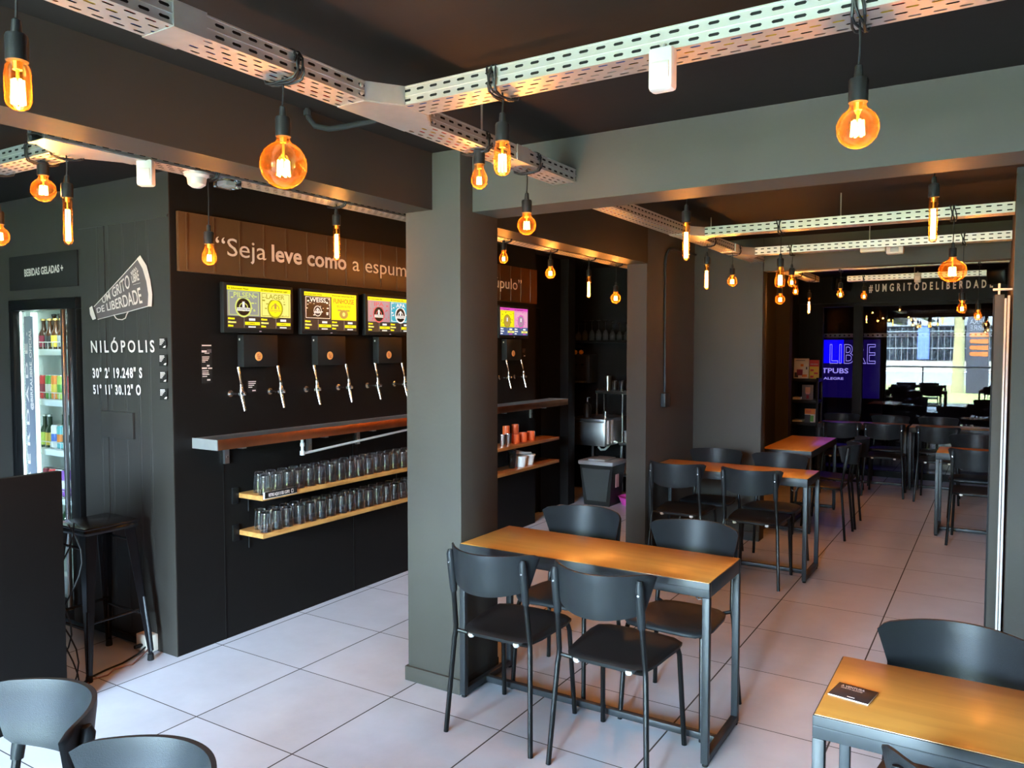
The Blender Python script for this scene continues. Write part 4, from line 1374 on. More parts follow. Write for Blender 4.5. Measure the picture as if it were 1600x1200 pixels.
for i, x in enumerate((-5.275, -5.205, -5.135)):
    can(('blue and white can', 'teal can with an orange band', 'pale can with a black print')[i] + ' standing before bottles, third fridge shelf', x, 2.775, SHZ[2], 0.15, 0.031, ('label_white', 'label_teal', 'label_white')[i], ('label_blue', 'label_orange', 'label_black')[i], 'drink cans in the fridge')
for i, x in enumerate((-5.315, -5.24, -5.165)):
    bottle(f'{ordn[i]} black necked bottle in the back row of the third fridge shelf', x, 2.85, SHZ[2], 0.225, 0.031, 'green_bottle', 'label_slate', group='beer bottles in the fridge', cap='steel')
for i, x in enumerate((-5.385, -5.31, -5.235, -5.16)):
    can(('crimson can half hidden by the desk', 'red printed can above the desk edge', 'white and purple can beside the red one', 'violet can against the door frame')[i] + ', fourth fridge shelf', x, 2.775, SHZ[3], 0.17, 0.034,
        ('label_maroon', 'label_red', 'label_white', 'label_purple')[i], (None, 'label_pinkish', 'label_purple', 'label_white')[i], 'drink cans in the fridge')
bottle('gold foiled bottle on the lowest fridge shelf above the stool', -5.20, 2.79, SHZ[4], 0.29, 0.038, 'green_bottle', 'label_slate', cap='gold', group='beer bottles in the fridge')
bottle('second dark bottle on the lowest fridge shelf beside the gold foiled one', -5.11, 2.79, SHZ[4], 0.26, 0.036, 'green_bottle', 'label_slate', cap='label_white', group='beer bottles in the fridge')

# ------------------------------------------------------------------ slogan panel on the tap wall
SO = Vector((WX, 4.58, 2.28))
sp_ = thing('slogan_panel', 'long wall panel lettered with the white foam slogan above the tap screens', 'wall panel', SO)
pm = MB(SO).box((WX + 0.001, 2.655, 2.115), (WX + 0.022, 6.505, 2.437), 0.002)
for i in range(22):
    y = 2.70 + i * 0.175
    pm.box((WX + 0.021, y, 2.125), (WX + 0.026, y + 0.013, 2.43), 0.002)
pm.build('panel', 'slogan_panel_paint', sp_)


def TW_(y, z, d=0.0275):
    return Vector((WX + d, y, z))


def ttext(body, y0, y1, z0, z1, parent, off, m='lettering_white', bold=0.0, d=0.0275, name='lettering'):
    return text(name, body, TW_(y0, z0, d), TW_(y1, z0, d), TW_(y0, z1, d), None, m, parent, off, bold, (0.0008, 0, 0))


ttext('“Seja', 2.885, 3.243, 2.226, 2.326, sp_, SO)
ttext('leve como', 3.285, 3.925, 2.226, 2.322, sp_, SO, bold=0.022)
ttext('a espuma', 3.985, 4.635, 2.226, 2.322, sp_, SO)
ttext('lúpulo”', 5.72, 6.21, 2.228, 2.322, sp_, SO)

# ------------------------------------------------------------------ tap units: screen, box, medallion, taps
UN = (0.0, 0.583, 1.168, 2.868)
names = ('first', 'second', 'third', 'last')
where = ('nearest the corner, showing PILSEN and LAGER', 'showing WEISS and FUNHOUSE', 'cut by the grey pillar, showing a pink and a blue label', 'beyond the grey pillar, with a pink header')
labels = [(('PILSEN', 'screen_grey', 'screen_lime', 'screen_black'), ('LAGER', 'screen_pale_yellow', 'screen_olive', 'screen_yellow')),
          (('WEISS', 'screen_black', 'screen_white', 'screen_dark'), ('FUNHOUSE', 'screen_yellow', 'screen_red', 'screen_tan')),
          (('IPA', 'screen_mauve', 'screen_rose', 'screen_black'), ('APA', 'screen_cyan', 'screen_white', 'screen_black')),
          (('', 'screen_yellow', 'screen_olive', 'screen_tan'), ('', 'screen_pink', 'screen_magenta', 'screen_mauve'))]
heads = [('01 Schornstein Pilsen', '02 Schornstein American Lager'), ('03 Schornstein Weiss', '04 Schornstein Funhouse Belgian Blond'), ('05 Schornstein IPA', '06 Schornstein APA'), ('11 Tupiniquim', '12 Tupiniquim')]
FX = 0.056
for ui, dy in enumerate(UN):
    y0, y1, z0, z1 = 2.910 + dy, 3.425 + dy, 1.786, 2.073
    so_ = Vector((WX, (y0 + y1) / 2, 1.93))
    sc = thing('menu_screen', f'tap menu screen {where[ui]}', 'screen', so_, 0, 'tap menu screens on the black wall')
    MB(so_).box((WX + 0.022, y0, z0), (WX + FX, y1, z1), 0.004).build('housing', 'black_plastic', sc)
    MB(so_).box((WX, y0 + 0.16, z0 + 0.06), (WX + 0.024, y1 - 0.16, z1 - 0.06)).build('wall_mount', 'black_metal', sc, smooth=False)
    a0, a1, b0, b1 = y0 + 0.022, y1 - 0.022, z0 + 0.026, z1 - 0.018
    scr = MB(so_).box((WX + FX - 0.001, a0, b0), (WX + FX + 0.001, a1, b1)).build('display', 'screen_dark' if ui < 3 else 'screen_navy', sc, smooth=False)

    def rect(y_, z_, y2, z2, m, lay):
        return MB(so_).box((WX + FX + 0.001, y_, z_), (WX + FX + 0.001 + 0.0004 * lay, y2, z2)).build('graphic', m, scr, smooth=False)
    W, H = a1 - a0, b1 - b0
    hd = 'screen_yellow' if ui < 3 else 'screen_magenta'
    rect(a0, b1 - 0.10 * H, a1, b1, hd, 1)
    for h_ in (0, 1):
        p0, p1 = a0 + W * h_ / 2, a0 + W * (h_ + 1) / 2
        title, bgm, ink, disc = labels[ui][h_]
        pz0, pz1 = b0 + 0.29 * H, b1 - 0.10 * H
        rect(p0 + 0.002, pz0, p1 - 0.002, pz1, bgm, 1)
        dd = FX + 0.0022
        ttext(heads[ui][h_], p0 + 0.006, p0 + (0.15 if len(heads[ui][h_]) < 24 else 0.21), b1 - 0.075 * H, b1 - 0.035 * H, scr, so_, 'screen_black', 0.012, dd)
        cy, cz = (p0 + p1) / 2 - 0.004, pz0 + (pz1 - pz0) * 0.36

        def ringm(r0, r1, m, lay, sq=1.0):
            n = 28
            vs, fs = [], []
            for i in range(n):
                th = 2 * math.pi * i / n
                for r in (r0, r1):
                    vs.append((WX + FX + 0.001 + 0.0004 * lay, cy + r * math.cos(th), cz + r * sq * math.sin(th)))
            for i in range(n):
                j = (i + 1) % n
                fs.append((2 * i, 2 * i + 1, 2 * j + 1, 2 * j))
            return MB(so_).add(vs, fs).build('graphic', m, scr, smooth=False)
        rnd = random.Random(ui * 2 + h_)
        if title != 'FUNHOUSE':
            # ornamental border of little scrolls round the label
            for k in range(30):
                yy = p0 + 0.018 + rnd.random() * (p1 - p0 - 0.036)
                zz = pz0 + 0.010 + rnd.random() * (pz1 - pz0 - 0.020)
                s = 0.003 + rnd.random() * 0.007
                rect(yy - s, zz - s * 0.5, yy + s, zz + s * 0.3, ink, 2)
            for fr_ in ((p0 + 0.012, pz0 + 0.006, p1 - 0.012, pz0 + 0.009), (p0 + 0.012, pz1 - 0.009, p1 - 0.012, pz1 - 0.006), (p0 + 0.012, pz0 + 0.006, p0 + 0.015, pz1 - 0.006), (p1 - 0.015, pz0 + 0.006, p1 - 0.012, pz1 - 0.006)):
                rect(*fr_, ink, 2)
            ringm(0.0, 0.050 if title != 'WEISS' else 0.03, disc, 3)
            ringm(0.050, 0.060, ink, 3) if title != 'WEISS' else ringm(0.03, 0.034, ink, 3)
            r_ = 0.050 if title != 'WEISS' else 0.03
            ringm(r_ * 0.50, r_ * 0.62, ink if disc != 'screen_yellow' else 'screen_tan', 4, 0.8)
            rect(cy - r_ * 0.16, cz - 0.002, cy + r_ * 0.16, cz + r_ * 0.62, 'screen_white' if disc != 'screen_yellow' else 'screen_tan', 5)
            if ui < 3:
                rect(cy - r_ * 0.9, cz - r_ * 0.45, cy + r_ * 0.9, cz - r_ * 0.08, 'screen_white' if disc != 'screen_yellow' else 'screen_yellow', 5)
                ttext('SCHORNSTEIN', cy - r_ * 0.82, cy + r_ * 0.82, cz - r_ * 0.36, cz - r_ * 0.16, scr, so_, 'screen_black' if disc != 'screen_yellow' else 'screen_tan', 0.02, FX + 0.0036)
            if title:
                tz = pz0 + (pz1 - pz0) * 0.74
                rect(cy - 0.072, tz - 0.005, cy + 0.072, tz + 0.031, bgm, 5)
                ttext(title, cy - (0.07 if len(title) > 3 else 0.05), cy + (0.07 if len(title) > 3 else 0.05), tz, tz + 0.027, scr, so_, ink, 0.012, FX + 0.0036)
        else:
            tz = pz0 + (pz1 - pz0) * 0.74
            ttext('FUNHOUSE', cy - 0.095, cy + 0.095, tz, tz + 0.030, scr, so_, 'screen_red', 0.008, FX + 0.0036)
            ttext('BELGIAN BLOND', cy - 0.065, cy + 0.065, tz - 0.026, tz - 0.011, scr, so_, 'screen_olive', 0.005, FX + 0.0036)
            cz -= 0.014
            ringm(0.014, 0.040, 'screen_tan', 3, 0.75)
            ringm(0.0, 0.014, 'screen_pale_yellow', 4)
            rect(cy - 0.055, cz + 0.02, cy - 0.02, cz + 0.03, 'screen_tan', 3)
            rect(cy + 0.02, cz + 0.02, cy + 0.055, cz + 0.03, 'screen_tan', 3)
        # price block under each label
        tc = 'screen_yellow' if ui < 3 else 'screen_white'
        for k, (wv, mm) in enumerate(((0.045, tc), (0.055, 'screen_pale_yellow' if ui < 3 else 'screen_white'), (0.035, tc))):
            rect(p0 + 0.006, b0 + (0.205 - 0.085 * k) * H, p0 + 0.006 + wv, b0 + (0.245 - 0.085 * k) * H, mm, 2)
            rect(p0 + 0.006, b0 + (0.235 - 0.085 * k) * H, p0 + 0.022, b0 + (0.252 - 0.085 * k) * H, mm, 2)
        pm_ = (p0 + p1) / 2
        rect(pm_ + 0.006, b0 + 0.085 * H, p1 - 0.004, b0 + 0.16 * H, 'screen_yellow' if ui < 3 else 'screen_pale_yellow', 2)
        ttext('LIBRE', pm_ + 0.03, pm_ + 0.075, b0 + 0.105 * H, b0 + 0.14 * H, scr, so_, 'screen_black', 0.0, FX + 0.0026)
        rect(pm_ + 0.035, b0 + 0.19 * H, p1 - 0.038, b0 + 0.245 * H, 'screen_white', 2)
        rect(pm_ + 0.03, b0 + 0.025 * H, p1 - 0.035, b0 + 0.055 * H, 'screen_white' if ui < 3 else 'screen_magenta', 2)
        rect(pm_ - 0.001, b0 + 0.02 * H, pm_ + 0.001, b0 + 0.28 * H, 'screen_grey', 2)
    MB(so_).box((WX + FX, (y0 + y1) / 2 - 0.008, z0 + 0.008), (WX + FX + 0.001, (y0 + y1) / 2 + 0.008, z0 + 0.013)).build('maker_mark', 'screen_mauve', sc, smooth=False)
    # control box below the screen
    q0, q1 = 3.045 + dy, 3.298 + dy
    bo = Vector((WX, (q0 + q1) / 2, 1.68))
    tb = thing('card_reader_box', f'black card reader box with orange medallion under the {names[ui]} tap menu screen', 'card reader', bo, 0, 'black card reader boxes under the screens')
    MB(bo).box((WX, q0, 1.587), (WX + 0.055, q1, 1.776), 0.002).build('housing', 'black_plastic', tb)
    MB(bo).lathe([(0.0005, 0.0035), (0.025, 0.0035), (0.027, 0.0005)], (WX + 0.055, 3.153 + dy, 1.648), 24, 0).build('medallion', 'medallion', tb)
    ic = MB(bo)
    cy, cz = 3.153 + dy, 1.652
    ic.box((WX + 0.0585, cy - 0.011, cz - 0.009), (WX + 0.0592, cy + 0.007, cz - 0.006)).box((WX + 0.0585, cy - 0.011, cz - 0.009), (WX + 0.0592, cy - 0.008, cz + 0.007)).box((WX + 0.0585, cy + 0.004, cz - 0.009), (WX + 0.0592, cy + 0.007, cz + 0.002))
    ic.box((WX + 0.0585, cy - 0.011, cz + 0.005), (WX + 0.0592, cy - 0.001, cz + 0.008)).box((WX + 0.0585, cy - 0.010, cz - 0.018), (WX + 0.0592, cy + 0.010, cz - 0.014))
    ic.build('medallion_print', 'label_maroon', tb, smooth=False)
    MB(bo).box((WX + 0.014, q0 - 0.0012, 1.742), (WX + 0.024, q0 + 0.001, 1.754)).build('indicator_sticker', 'label_white', tb, smooth=False)


def make_tap(y):
    o = Vector((WX, y, 1.433))
    t = thing('beer_tap', '-', 'beer tap', o, 0, 'chrome beer taps on the black wall')
    MB(o).lathe([(0.020, 0), (0.020, 0.008), (0.014, 0.010), (0.0105, 0.014), (0.0095, 0.080), (0.013, 0.082), (0.013, 0.094)], o, 14, 0).build('shank', 'chrome', t)
    x = WX + 0.104
    b = MB(o).tube([(x, y, 1.472), (x, y, 1.46), (x + 0.001, y, 1.442), (x + 0.003, y, 1.415)], [0.011, 0.0135, 0.015, 0.011], 12)
    b.lathe([(0.010, -0.01), (0.012, 0.0), (0.010, 0.026), (0.005, 0.030)], (x + 0.004, y, 1.437), 12, 0)
    b.build('valve_body', 'chrome', t)
    MB(o).tube([(x + 0.003, y, 1.42), (x + 0.010, y, 1.395), (x + 0.022, y, 1.355), (x + 0.027, y, 1.338)], [0.011, 0.0095, 0.0085, 0.008], 12).build('spout', 'chrome', t)
    MB(o).tube([(x, y, 1.470), (x - 0.001, y, 1.488), (x - 0.004, y, 1.495), (x - 0.020, y, 1.560), (x - 0.026, y, 1.588), (x - 0.027, y, 1.592)], [0.010, 0.0105, 0.0065, 0.0088, 0.0092, 0.005], 12).build('handle', 'chrome', t)
    return t


ty = [2.985, 3.275, 3.570, 3.858, 4.146, 4.436, 5.865, 6.120]
tl = ['chrome beer tap nearest the wall corner, under the PILSEN screen', 'second chrome beer tap from the corner, under the PILSEN and LAGER screen', 'third chrome beer tap from the corner, below the WEISS label',
      'fourth chrome beer tap from the corner, below the FUNHOUSE label', 'fifth chrome beer tap from the corner', 'sixth chrome beer tap, against the grey pillar edge',
      'chrome beer tap just past the grey pillar', 'last chrome beer tap before the dark doorway']
TP = make_tap(ty[0])
TP['label'] = tl[0]
for y, l in zip(ty[1:], tl[1:]):
    place(TP, (WX, y, 1.433), 0, l)

# small printed notices
def notice(label, ya, yb, za, zb, rows, name='notice_sticker'):
    o_ = Vector((WX, (ya + yb) / 2, (za + zb) / 2))
    s_ = thing(name, label, 'sticker', o_)
    quad('backing', (WX, ya, za), (WX, yb, za), (WX, yb, zb), (WX, ya, zb), 'board_black', s_, o_, 0.001)
    for (u0, v0, u1, v1, m) in rows:
        w_, h_ = yb - ya, zb - za
        MB(o_).box((WX + 0.001, ya + u0 * w_, za + v0 * h_), (WX + 0.0016, ya + u1 * w_, za + v1 * h_)).build('print', m, s_, smooth=False)
    return s_


wl, gl_ = 'lettering_white', 'decal_grey'
notice('tall narrow instruction sticker near the corner, beside the first tap', 2.800, 2.868, 1.500, 1.722,
       [(0.05, 0.94, 0.95, 0.97, wl), (0.02, 0.78, 0.5, 0.83, wl), (0.55, 0.77, 0.95, 0.86, gl_), (0.3, 0.75, 0.75, 0.765, wl), (0.05, 0.655, 0.75, 0.675, wl), (0.05, 0.61, 0.7, 0.63, wl), (0.05, 0.57, 0.6, 0.59, wl), (0.05, 0.53, 0.35, 0.55, wl),
        (0.5, 0.42, 0.75, 0.46, wl), (0.02, 0.36, 0.5, 0.40, wl), (0.6, 0.36, 1.0, 0.39, wl), (0.05, 0.30, 0.65, 0.32, wl), (0.05, 0.25, 0.65, 0.27, wl), (0.05, 0.21, 0.72, 0.23, wl), (0.05, 0.16, 0.5, 0.18, wl), (0.5, 0.06, 0.8, 0.10, wl)])
notice('little square notice between the first and second tap', 3.112, 3.182, 1.432, 1.505,
       [(0.1, 0.85, 0.9, 0.92, wl), (0.1, 0.70, 0.85, 0.77, wl), (0.1, 0.55, 0.7, 0.62, wl), (0.1, 0.4, 0.5, 0.47, wl), (0.5, 0.1, 0.85, 0.2, wl)])
notice('little square notice above the last tap before the doorway', 6.262, 6.33, 1.61, 1.695,
       [(0.1, 0.85, 0.9, 0.92, gl_), (0.1, 0.70, 0.85, 0.77, gl_), (0.1, 0.55, 0.7, 0.62, gl_), (0.5, 0.1, 0.85, 0.2, wl)])

# ------------------------------------------------------------------ drip tray
DO = Vector((WX, 4.76, 1.14))
dt = thing('drip_tray', 'long copper fronted drip tray with steel grille under the beer taps', 'drip tray', DO)
DX = -3.58
MB(DO).box((DX - 0.004, 2.735, 1.142), (DX, 6.78, 1.200), 0.001).build('copper_front', 'copper', dt)
MB(DO).box((WX + 0.001, 2.730, 1.142), (DX, 2.735, 1.200)).box((WX + 0.001, 2.735, 1.142), (DX - 0.004, 6.78, 1.146)).box((WX + 0.001, 6.775, 1.142), (DX - 0.004, 6.78, 1.2)).build('trough', 'galvanised', dt, smooth=False)
gr = MB(DO)
for i in range(202):
    y = 2.745 + i * 0.02
    gr.box((WX + 0.012, y, 1.192), (DX - 0.012, y + 0.012, 1.197))
gr.box((WX + 0.004, 2.738, 1.190), (WX + 0.014, 6.77, 1.198)).box((DX - 0.014, 2.738, 1.190), (DX - 0.005, 6.77, 1.198))
gr.build('grille', 'steel', dt, smooth=False)
for y in (2.93, 3.57, 4.02, 4.60, 5.7, 6.4):
    MB(DO).box((WX, y, 1.03), (WX + 0.02, y + 0.03, 1.142)).box((WX + 0.02, y, 1.128), (WX + 0.17, y + 0.03, 1.142)).build('bracket', 'steel', dt, smooth=False)
    MB(DO).lathe([(0.006, 0), (0.005, 0.004)], (WX + 0.02, y + 0.015, 1.07), 8, 0).build('screw', 'chrome', dt)
pp = MB((-3.68, 3.9, 1.08)).tube([(-3.68, 3.43, 1.143), (-3.68, 3.43, 1.04)], 0.009, 10)
pp.lathe([(0.014, 0), (0.014, 0.022)], (-3.68, 3.43, 1.085), 10).lathe([(0.015, 0), (0.015, 0.026)], (-3.68, 3.43, 1.03), 10)
pp.tube([(-3.68, 3.43, 1.04), (-3.68, 3.50, 1.043), (-3.68, 4.45, 1.098), (-3.68, 5.2, 1.13)], 0.008, 10)
tag(pp.build('drain_pipe', 'white_plastic'), 'thin white drain pipe sloping under the drip tray', 'pipe')

# ------------------------------------------------------------------ glass shelves
SX = -3.58
for z, lb in ((0.845, 'upper wooden wall shelf of glasses under the drip tray'), (0.625, 'lower wooden wall shelf of glasses')):
    o_ = Vector((WX, 4.8, z))
    t = thing('wall_shelf', lb, 'shelf', o_, 0, 'wooden shelves under the taps')
    MB(o_).box((WX + 0.001, 3.03, z - 0.028), (SX, 6.60, z), 0.0015).build('board', 'shelf_wood', t)
    for y in (2.985, 6.45):
        MB(o_).box((WX, y, z - 0.06), (WX + 0.012, y + 0.045, z + 0.035), 0.002).build('wall_plate', 'black_metal', t)
    for y in (3.10, 4.45, 6.30):
        MB(o_).tube([(WX + 0.008, y, z - 0.028), (WX + 0.008, y, z - 0.12)], 0.003, 6).build('hook', 'black_metal', t)
gs = thing('shelf_sign', 'small black strip sign RETIRE AQUI O SEU COPO on the upper shelf edge', 'sign', (SX, 3.16, 0.845))
go = Vector((SX, 3.16, 0.845))
MB(go).box((SX + 0.0005, 3.034, 0.826), (SX + 0.006, 3.285, 0.866), 0.001).build('plate', 'white_plastic', gs)
MB(go).box((SX + 0.006, 3.042, 0.829), (SX + 0.007, 3.285, 0.866)).build('face', 'board_black', gs, smooth=False)
ttext('RETIRE AQUI O SEU COPO', 3.068, 3.225, 0.838, 0.855, gs, go, d=SX - WX + 0.0075, bold=0.03)
MB(go).box((SX + 0.007, 3.240, 0.836), (SX + 0.0076, 3.255, 0.857)).build('glass_mark', 'lettering_white', gs, smooth=False)
MB(go).box((SX + 0.0072, 3.2425, 0.839), (SX + 0.0079, 3.2525, 0.854)).build('glass_mark', 'board_black', gs, smooth=False)

tum = MB().lathe([(0.0345, 0.0), (0.0345, 0.002), (0.0335, 0.04), (0.0305, 0.10), (0.0285, 0.118), (0.025, 0.122), (0.0005, 0.121), (0.0005, 0.110), (0.024, 0.109), (0.027, 0.10), (0.0312, 0.04), (0.0322, 0.0), (0.0345, 0.0)], seg=20).build('drinking_glass', 'tumbler_glass', angle=50)
tum_mesh = tum.data
bpy.data.objects.remove(tum)
on = ['first', 'second', 'third', 'fourth', 'fifth', 'sixth', 'seventh', 'eighth', 'ninth', 'tenth', 'eleventh', 'twelfth', '13th', '14th', '15th', '16th', '17th', '18th', '19th', '20th']
for z, sn in ((0.845, 'upper'), (0.625, 'lower')):
    for row, xr in (('front', -3.622), ('rear', -3.700)):
        for i in range(18):
            if row == 'rear' and i > 16:
                continue
            g = bpy.data.objects.new('drinking_glass', tum_mesh)
            C.objects.link(g)
            g.location = (xr + random.uniform(-0.004, 0.004), 3.083 + i * 0.0885 + (0.03 if row == 'rear' else 0) + random.uniform(-0.004, 0.004), z)
            g.rotation_euler = (0, 0, random.random() * 6)
            tag(g, f'upturned clear tumbler, {on[i]} from the shelf end near the corner, {row} row, {sn} shelf', 'drinking glass', 'tumblers on the wooden wall shelves')

# mugs, jars, tubs beyond the pillar
def mug(label, y, z, x=-3.66, h=0.085, r=0.036, m='orange_red', handle=True):
    c = Vector((x, y, z))
    t = thing('mug', label, 'mug', c, 0, 'enamel mugs on the upper shelf')
    MB(c).lathe([(0.0005, 0.001), (r * 0.96, 0.0), (r, 0.004), (r, h), (r - 0.003, h), (r - 0.004, 0.006), (0.0005, 0.005)], c, 18).build('cup', m, t)
    if handle:
        MB(c).tube([(x, y + r, z + h * 0.82), (x, y + r + 0.018, z + h * 0.8), (x, y + r + 0.026, z + h * 0.5), (x, y + r + 0.016, z + h * 0.22), (x, y + r, z + h * 0.2)], 0.004, 8).build('handle', m, t)
    return t


for i, (y, z, x, lb) in enumerate(((5.93, 0.845, -3.66, 'orange enamel mug, first of the lower row past the pillar'), (6.06, 0.845, -3.66, 'orange enamel mug, middle of the lower row'), (6.20, 0.845, -3.66, 'orange enamel mug, last of the lower row at the shelf end'),
                                   (5.90, 0.845, -3.74, 'taller orange mug standing behind the first mug'), (6.06, 0.845, -3.745, 'taller orange mug standing behind the middle mug'))):
    mug(lb, y, z, x, h=0.085 if i < 3 else 0.155, r=0.038 if i < 3 else 0.034, handle=i < 3)
for i, (y, lb) in enumerate(((5.70, 'steel shaker cup at the pillar edge of the upper shelf'), (5.79, 'steel jigger cup beside the orange mugs'))):
    c = Vector((-3.65, y, 0.845))
    t = thing('shaker_cup', lb, 'bar tool', c)
    MB(c).lathe([(0.0005, 0), (0.026, 0.0), (0.034, 0.10), (0.031, 0.10), (0.0005, 0.01)], c, 16).build('cup', 'chrome', t)
    MB(c).lathe([(0.035, 0.095), (0.036, 0.10), (0.035, 0.104)], c, 16).build('rim', 'chrome', t)
cp = Vector((-3.67, 5.885, 0.625))
t = thing('cup_stack', 'tall stack of clear plastic cups on the lower shelf', 'cup stack', cp)
for k in range(9):
    MB(cp).lathe([(0.028, 0.008 * k), (0.040, 0.008 * k + 0.10), (0.0415, 0.008 * k + 0.102), (0.0385, 0.008 * k + 0.1), (0.027, 0.008 * k + 0.004)], cp, 16).build('cup', 'clear_plastic', t)
for i, (y, lb) in enumerate(((6.03, 'white plastic tub beside the clear cup stack'), (6.17, 'white plastic tub at the lower shelf end'))):
    c = Vector((-3.67, y, 0.625))
    t = thing('plastic_tub', lb, 'tub', c, 0, 'white tubs on the lower shelf')
    MB(c).lathe([(0.0005, 0.001), (0.046, 0), (0.060, 0.085), (0.0005, 0.084)], c, 20).build('tub_body', 'white_plastic', t)
    MB(c).lathe([(0.060, 0.080), (0.066, 0.081), (0.066, 0.094), (0.060, 0.096), (0.0005, 0.096)], c, 20).build('lid', 'white_plastic', t)
t = thing('serving_scoop', 'white plastic scoop lying across the white tubs', 'scoop', (-3.67, 6.08, 0.725))
so2 = (-3.67, 6.08, 0.725)
MB(so2).tube([(-3.66, 6.20, 0.729), (-3.67, 6.10, 0.738), (-3.70, 6.02, 0.752), (-3.72, 5.97, 0.742)], [0.008, 0.012, 0.02, 0.014], 10).build('scoop_body', 'white_plastic', t)

# ------------------------------------------------------------------ sensors and little boxes
def pir(label, c, rz=0.0):
    c = Vector(c)
    t = thing('motion_sensor', label, 'motion sensor', c, rz, 'white motion sensors on the cable trays')
    MB().box((-0.032, -0.020, -0.105), (0.032, 0.022, 0.0), 0.010).build('housing', 'white_plastic', t)
    MB().box((-0.024, -0.0235, -0.080), (0.024, -0.018, -0.038), 0.003).build('lens', 'white_paint', t)
    MB().tube([(0, 0.0, -0.002), (0, 0.012, 0.012)], 0.006, 8).build('bracket', 'white_plastic', t)
    return t


pir('white motion sensor box fixed under the front cross tray', (-0.728, 1.873, 2.4405))
pir('white motion sensor on the bar tray by the corner of the megaphone wall', (-2.9, 1.90, 2.446), 0.6)
pir('white motion sensor on the last branch tray, over the hashtag sign', (-0.768, 9.425, 2.5), 0)
dm = thing('dome_sensor', 'white dome sensor hanging under the bar cable tray', 'sensor', (-2.91, 2.14, 2.44))
MB((-2.91, 2.14, 2.44)).lathe([(0.05, 0.0), (0.052, -0.012), (0.040, -0.022), (0.036, -0.05), (0.020, -0.062), (0.0005, -0.064)], (-2.91, 2.14, 2.44), 20).build('dome', 'white_plastic', dm)
MB((-2.91, 2.14, 2.44)).box((-2.95, 2.10, 2.4375), (-2.87, 2.18, 2.44)).build('mount', 'white_plastic', dm, smooth=False)
jb = thing('junction_box', 'clear covered junction box under the bar cable tray', 'junction box', (-2.91, 2.30, 2.43))
MB((-2.91, 2.30, 2.43)).box((-2.955, 2.255, 2.404), (-2.875, 2.345, 2.4385), 0.004).build('housing', 'clear_plastic', jb)
MB((-2.91, 2.30, 2.43)).box((-2.94, 2.27, 2.412), (-2.89, 2.32, 2.43), 0.003).build('terminal_block', 'white_plastic', jb)
el = thing('emergency_light', 'white emergency light unit under the second branch tray', 'emergency light', (-0.76, 6.38, 2.42))
eo = (-0.76, 6.38, 2.42)
MB(eo).box((-0.905, 6.35, 2.409), (-0.735, 6.41, 2.4385), 0.004).build('lamp_bar', 'white_plastic', el)
MB(eo).box((-0.728, 6.345, 2.385), (-0.615, 6.425, 2.4385), 0.006).build('housing', 'white_plastic', el)
MB(eo).box((-0.700, 6.342, 2.398), (-0.645, 6.346, 2.43), 0.001).build('window', 'label_grey', el)

# ------------------------------------------------------------------ kitchen corner behind the pillars
bn = thing('waste_bin', 'tall black waste bin with grey lid on the kitchen floor', 'waste bin', (-3.65, 7.72, 0))
bo_ = Vector((-3.65, 7.72, 0))


def frustum(mb, c, w0, d0, w1, d1, z0, z1):
    v = [(c.x + sx_ * w / 2, c.y + sy_ * d / 2, z) for w, d, z in ((w0, d0, z0), (w1, d1, z1)) for sx_, sy_ in ((-1, -1), (1, -1), (1, 1), (-1, 1))]
    return mb.add(v, [(3, 2, 1, 0), (4, 5, 6, 7), (0, 1, 5, 4), (1, 2, 6, 5), (2, 3, 7, 6), (3, 0, 4, 7)])


frustum(MB(bo_), bo_, 0.30, 0.28, 0.385, 0.33, 0, 0.44).build('bin_body', 'black_plastic', bn, smooth=False)
fp = MB(bo_)
fp.prism([(-3.765, 7.578, 0.05), (-3.535, 7.578, 0.05), (-3.485, 7.556, 0.40), (-3.815, 7.556, 0.40)], (0, -0.006, 0))
fp.build('front_panel', 'bin_black', bn, smooth=False)
MB(bo_).box((-3.855, 7.535, 0.44), (-3.445, 7.90, 0.485), 0.01).box((-3.75, 7.56, 0.485), (-3.55, 7.85, 0.502), 0.006).build('lid', 'label_grey', bn)
MB(bo_).box((-3.468, 7.66, 0.20), (-3.464, 7.74, 0.34)).build('sticker', 'label_pinkish', bn, smooth=False)
sk = thing('steel_sink', 'stainless steel sink unit with drop front above the waste bin', 'sink', (-3.93, 8.15, 0))
ko = Vector((-3.93, 8.15, 0))
MB(ko).box((-4.14, 7.88, 0.865), (-3.70, 8.498, 0.905), 0.006).build('worktop', 'steel', sk)
MB(ko).box((-4.135, 7.89, 0.60), (-3.705, 8.49, 0.865), 0.003).build('basin_apron', 'steel', sk)
for x in (-4.12, -3.745):
    MB(ko).tube([(x, 8.44, 0), (x, 8.44, 0.60)], 0.016, 10).build('leg', 'steel', sk)
MB(ko).tube([(-3.88, 8.1, 0.60), (-3.88, 8.1, 0.56), (-3.86, 8.12, 0.53), (-3.83, 8.16, 0.53), (-3.80, 8.2, 0.57), (-3.79, 8.22, 0.60)], 0.012, 8).build('drain_trap', 'white_plastic', sk)
for i, y in enumerate((7.98, 8.06)):
    tw = MB((-3.69, y, 0.75)).box((-3.703, y - 0.03, 0.62), (-3.688, y + 0.03, 0.885), 0.005)
    tag(tw.build('dish_towel', 'white_plastic'), ('white dish towel hanging on the near side of the sink', 'second white dish towel beside the first on the sink')[i], 'towel', 'dish towels on the sink')
pb_ = thing('pump_bottle', 'black pump soap bottle standing on the sink worktop', 'bottle', (-3.975, 8.0, 0.905))
MB((-3.975, 8.0, 0.905)).lathe([(0.0005, 0.001), (0.045, 0), (0.047, 0.1), (0.035, 0.15), (0.014, 0.165), (0.014, 0.18), (0.0005, 0.181)], (-3.975, 8.0, 0.905), 16).build('body', 'black_plastic', pb_)
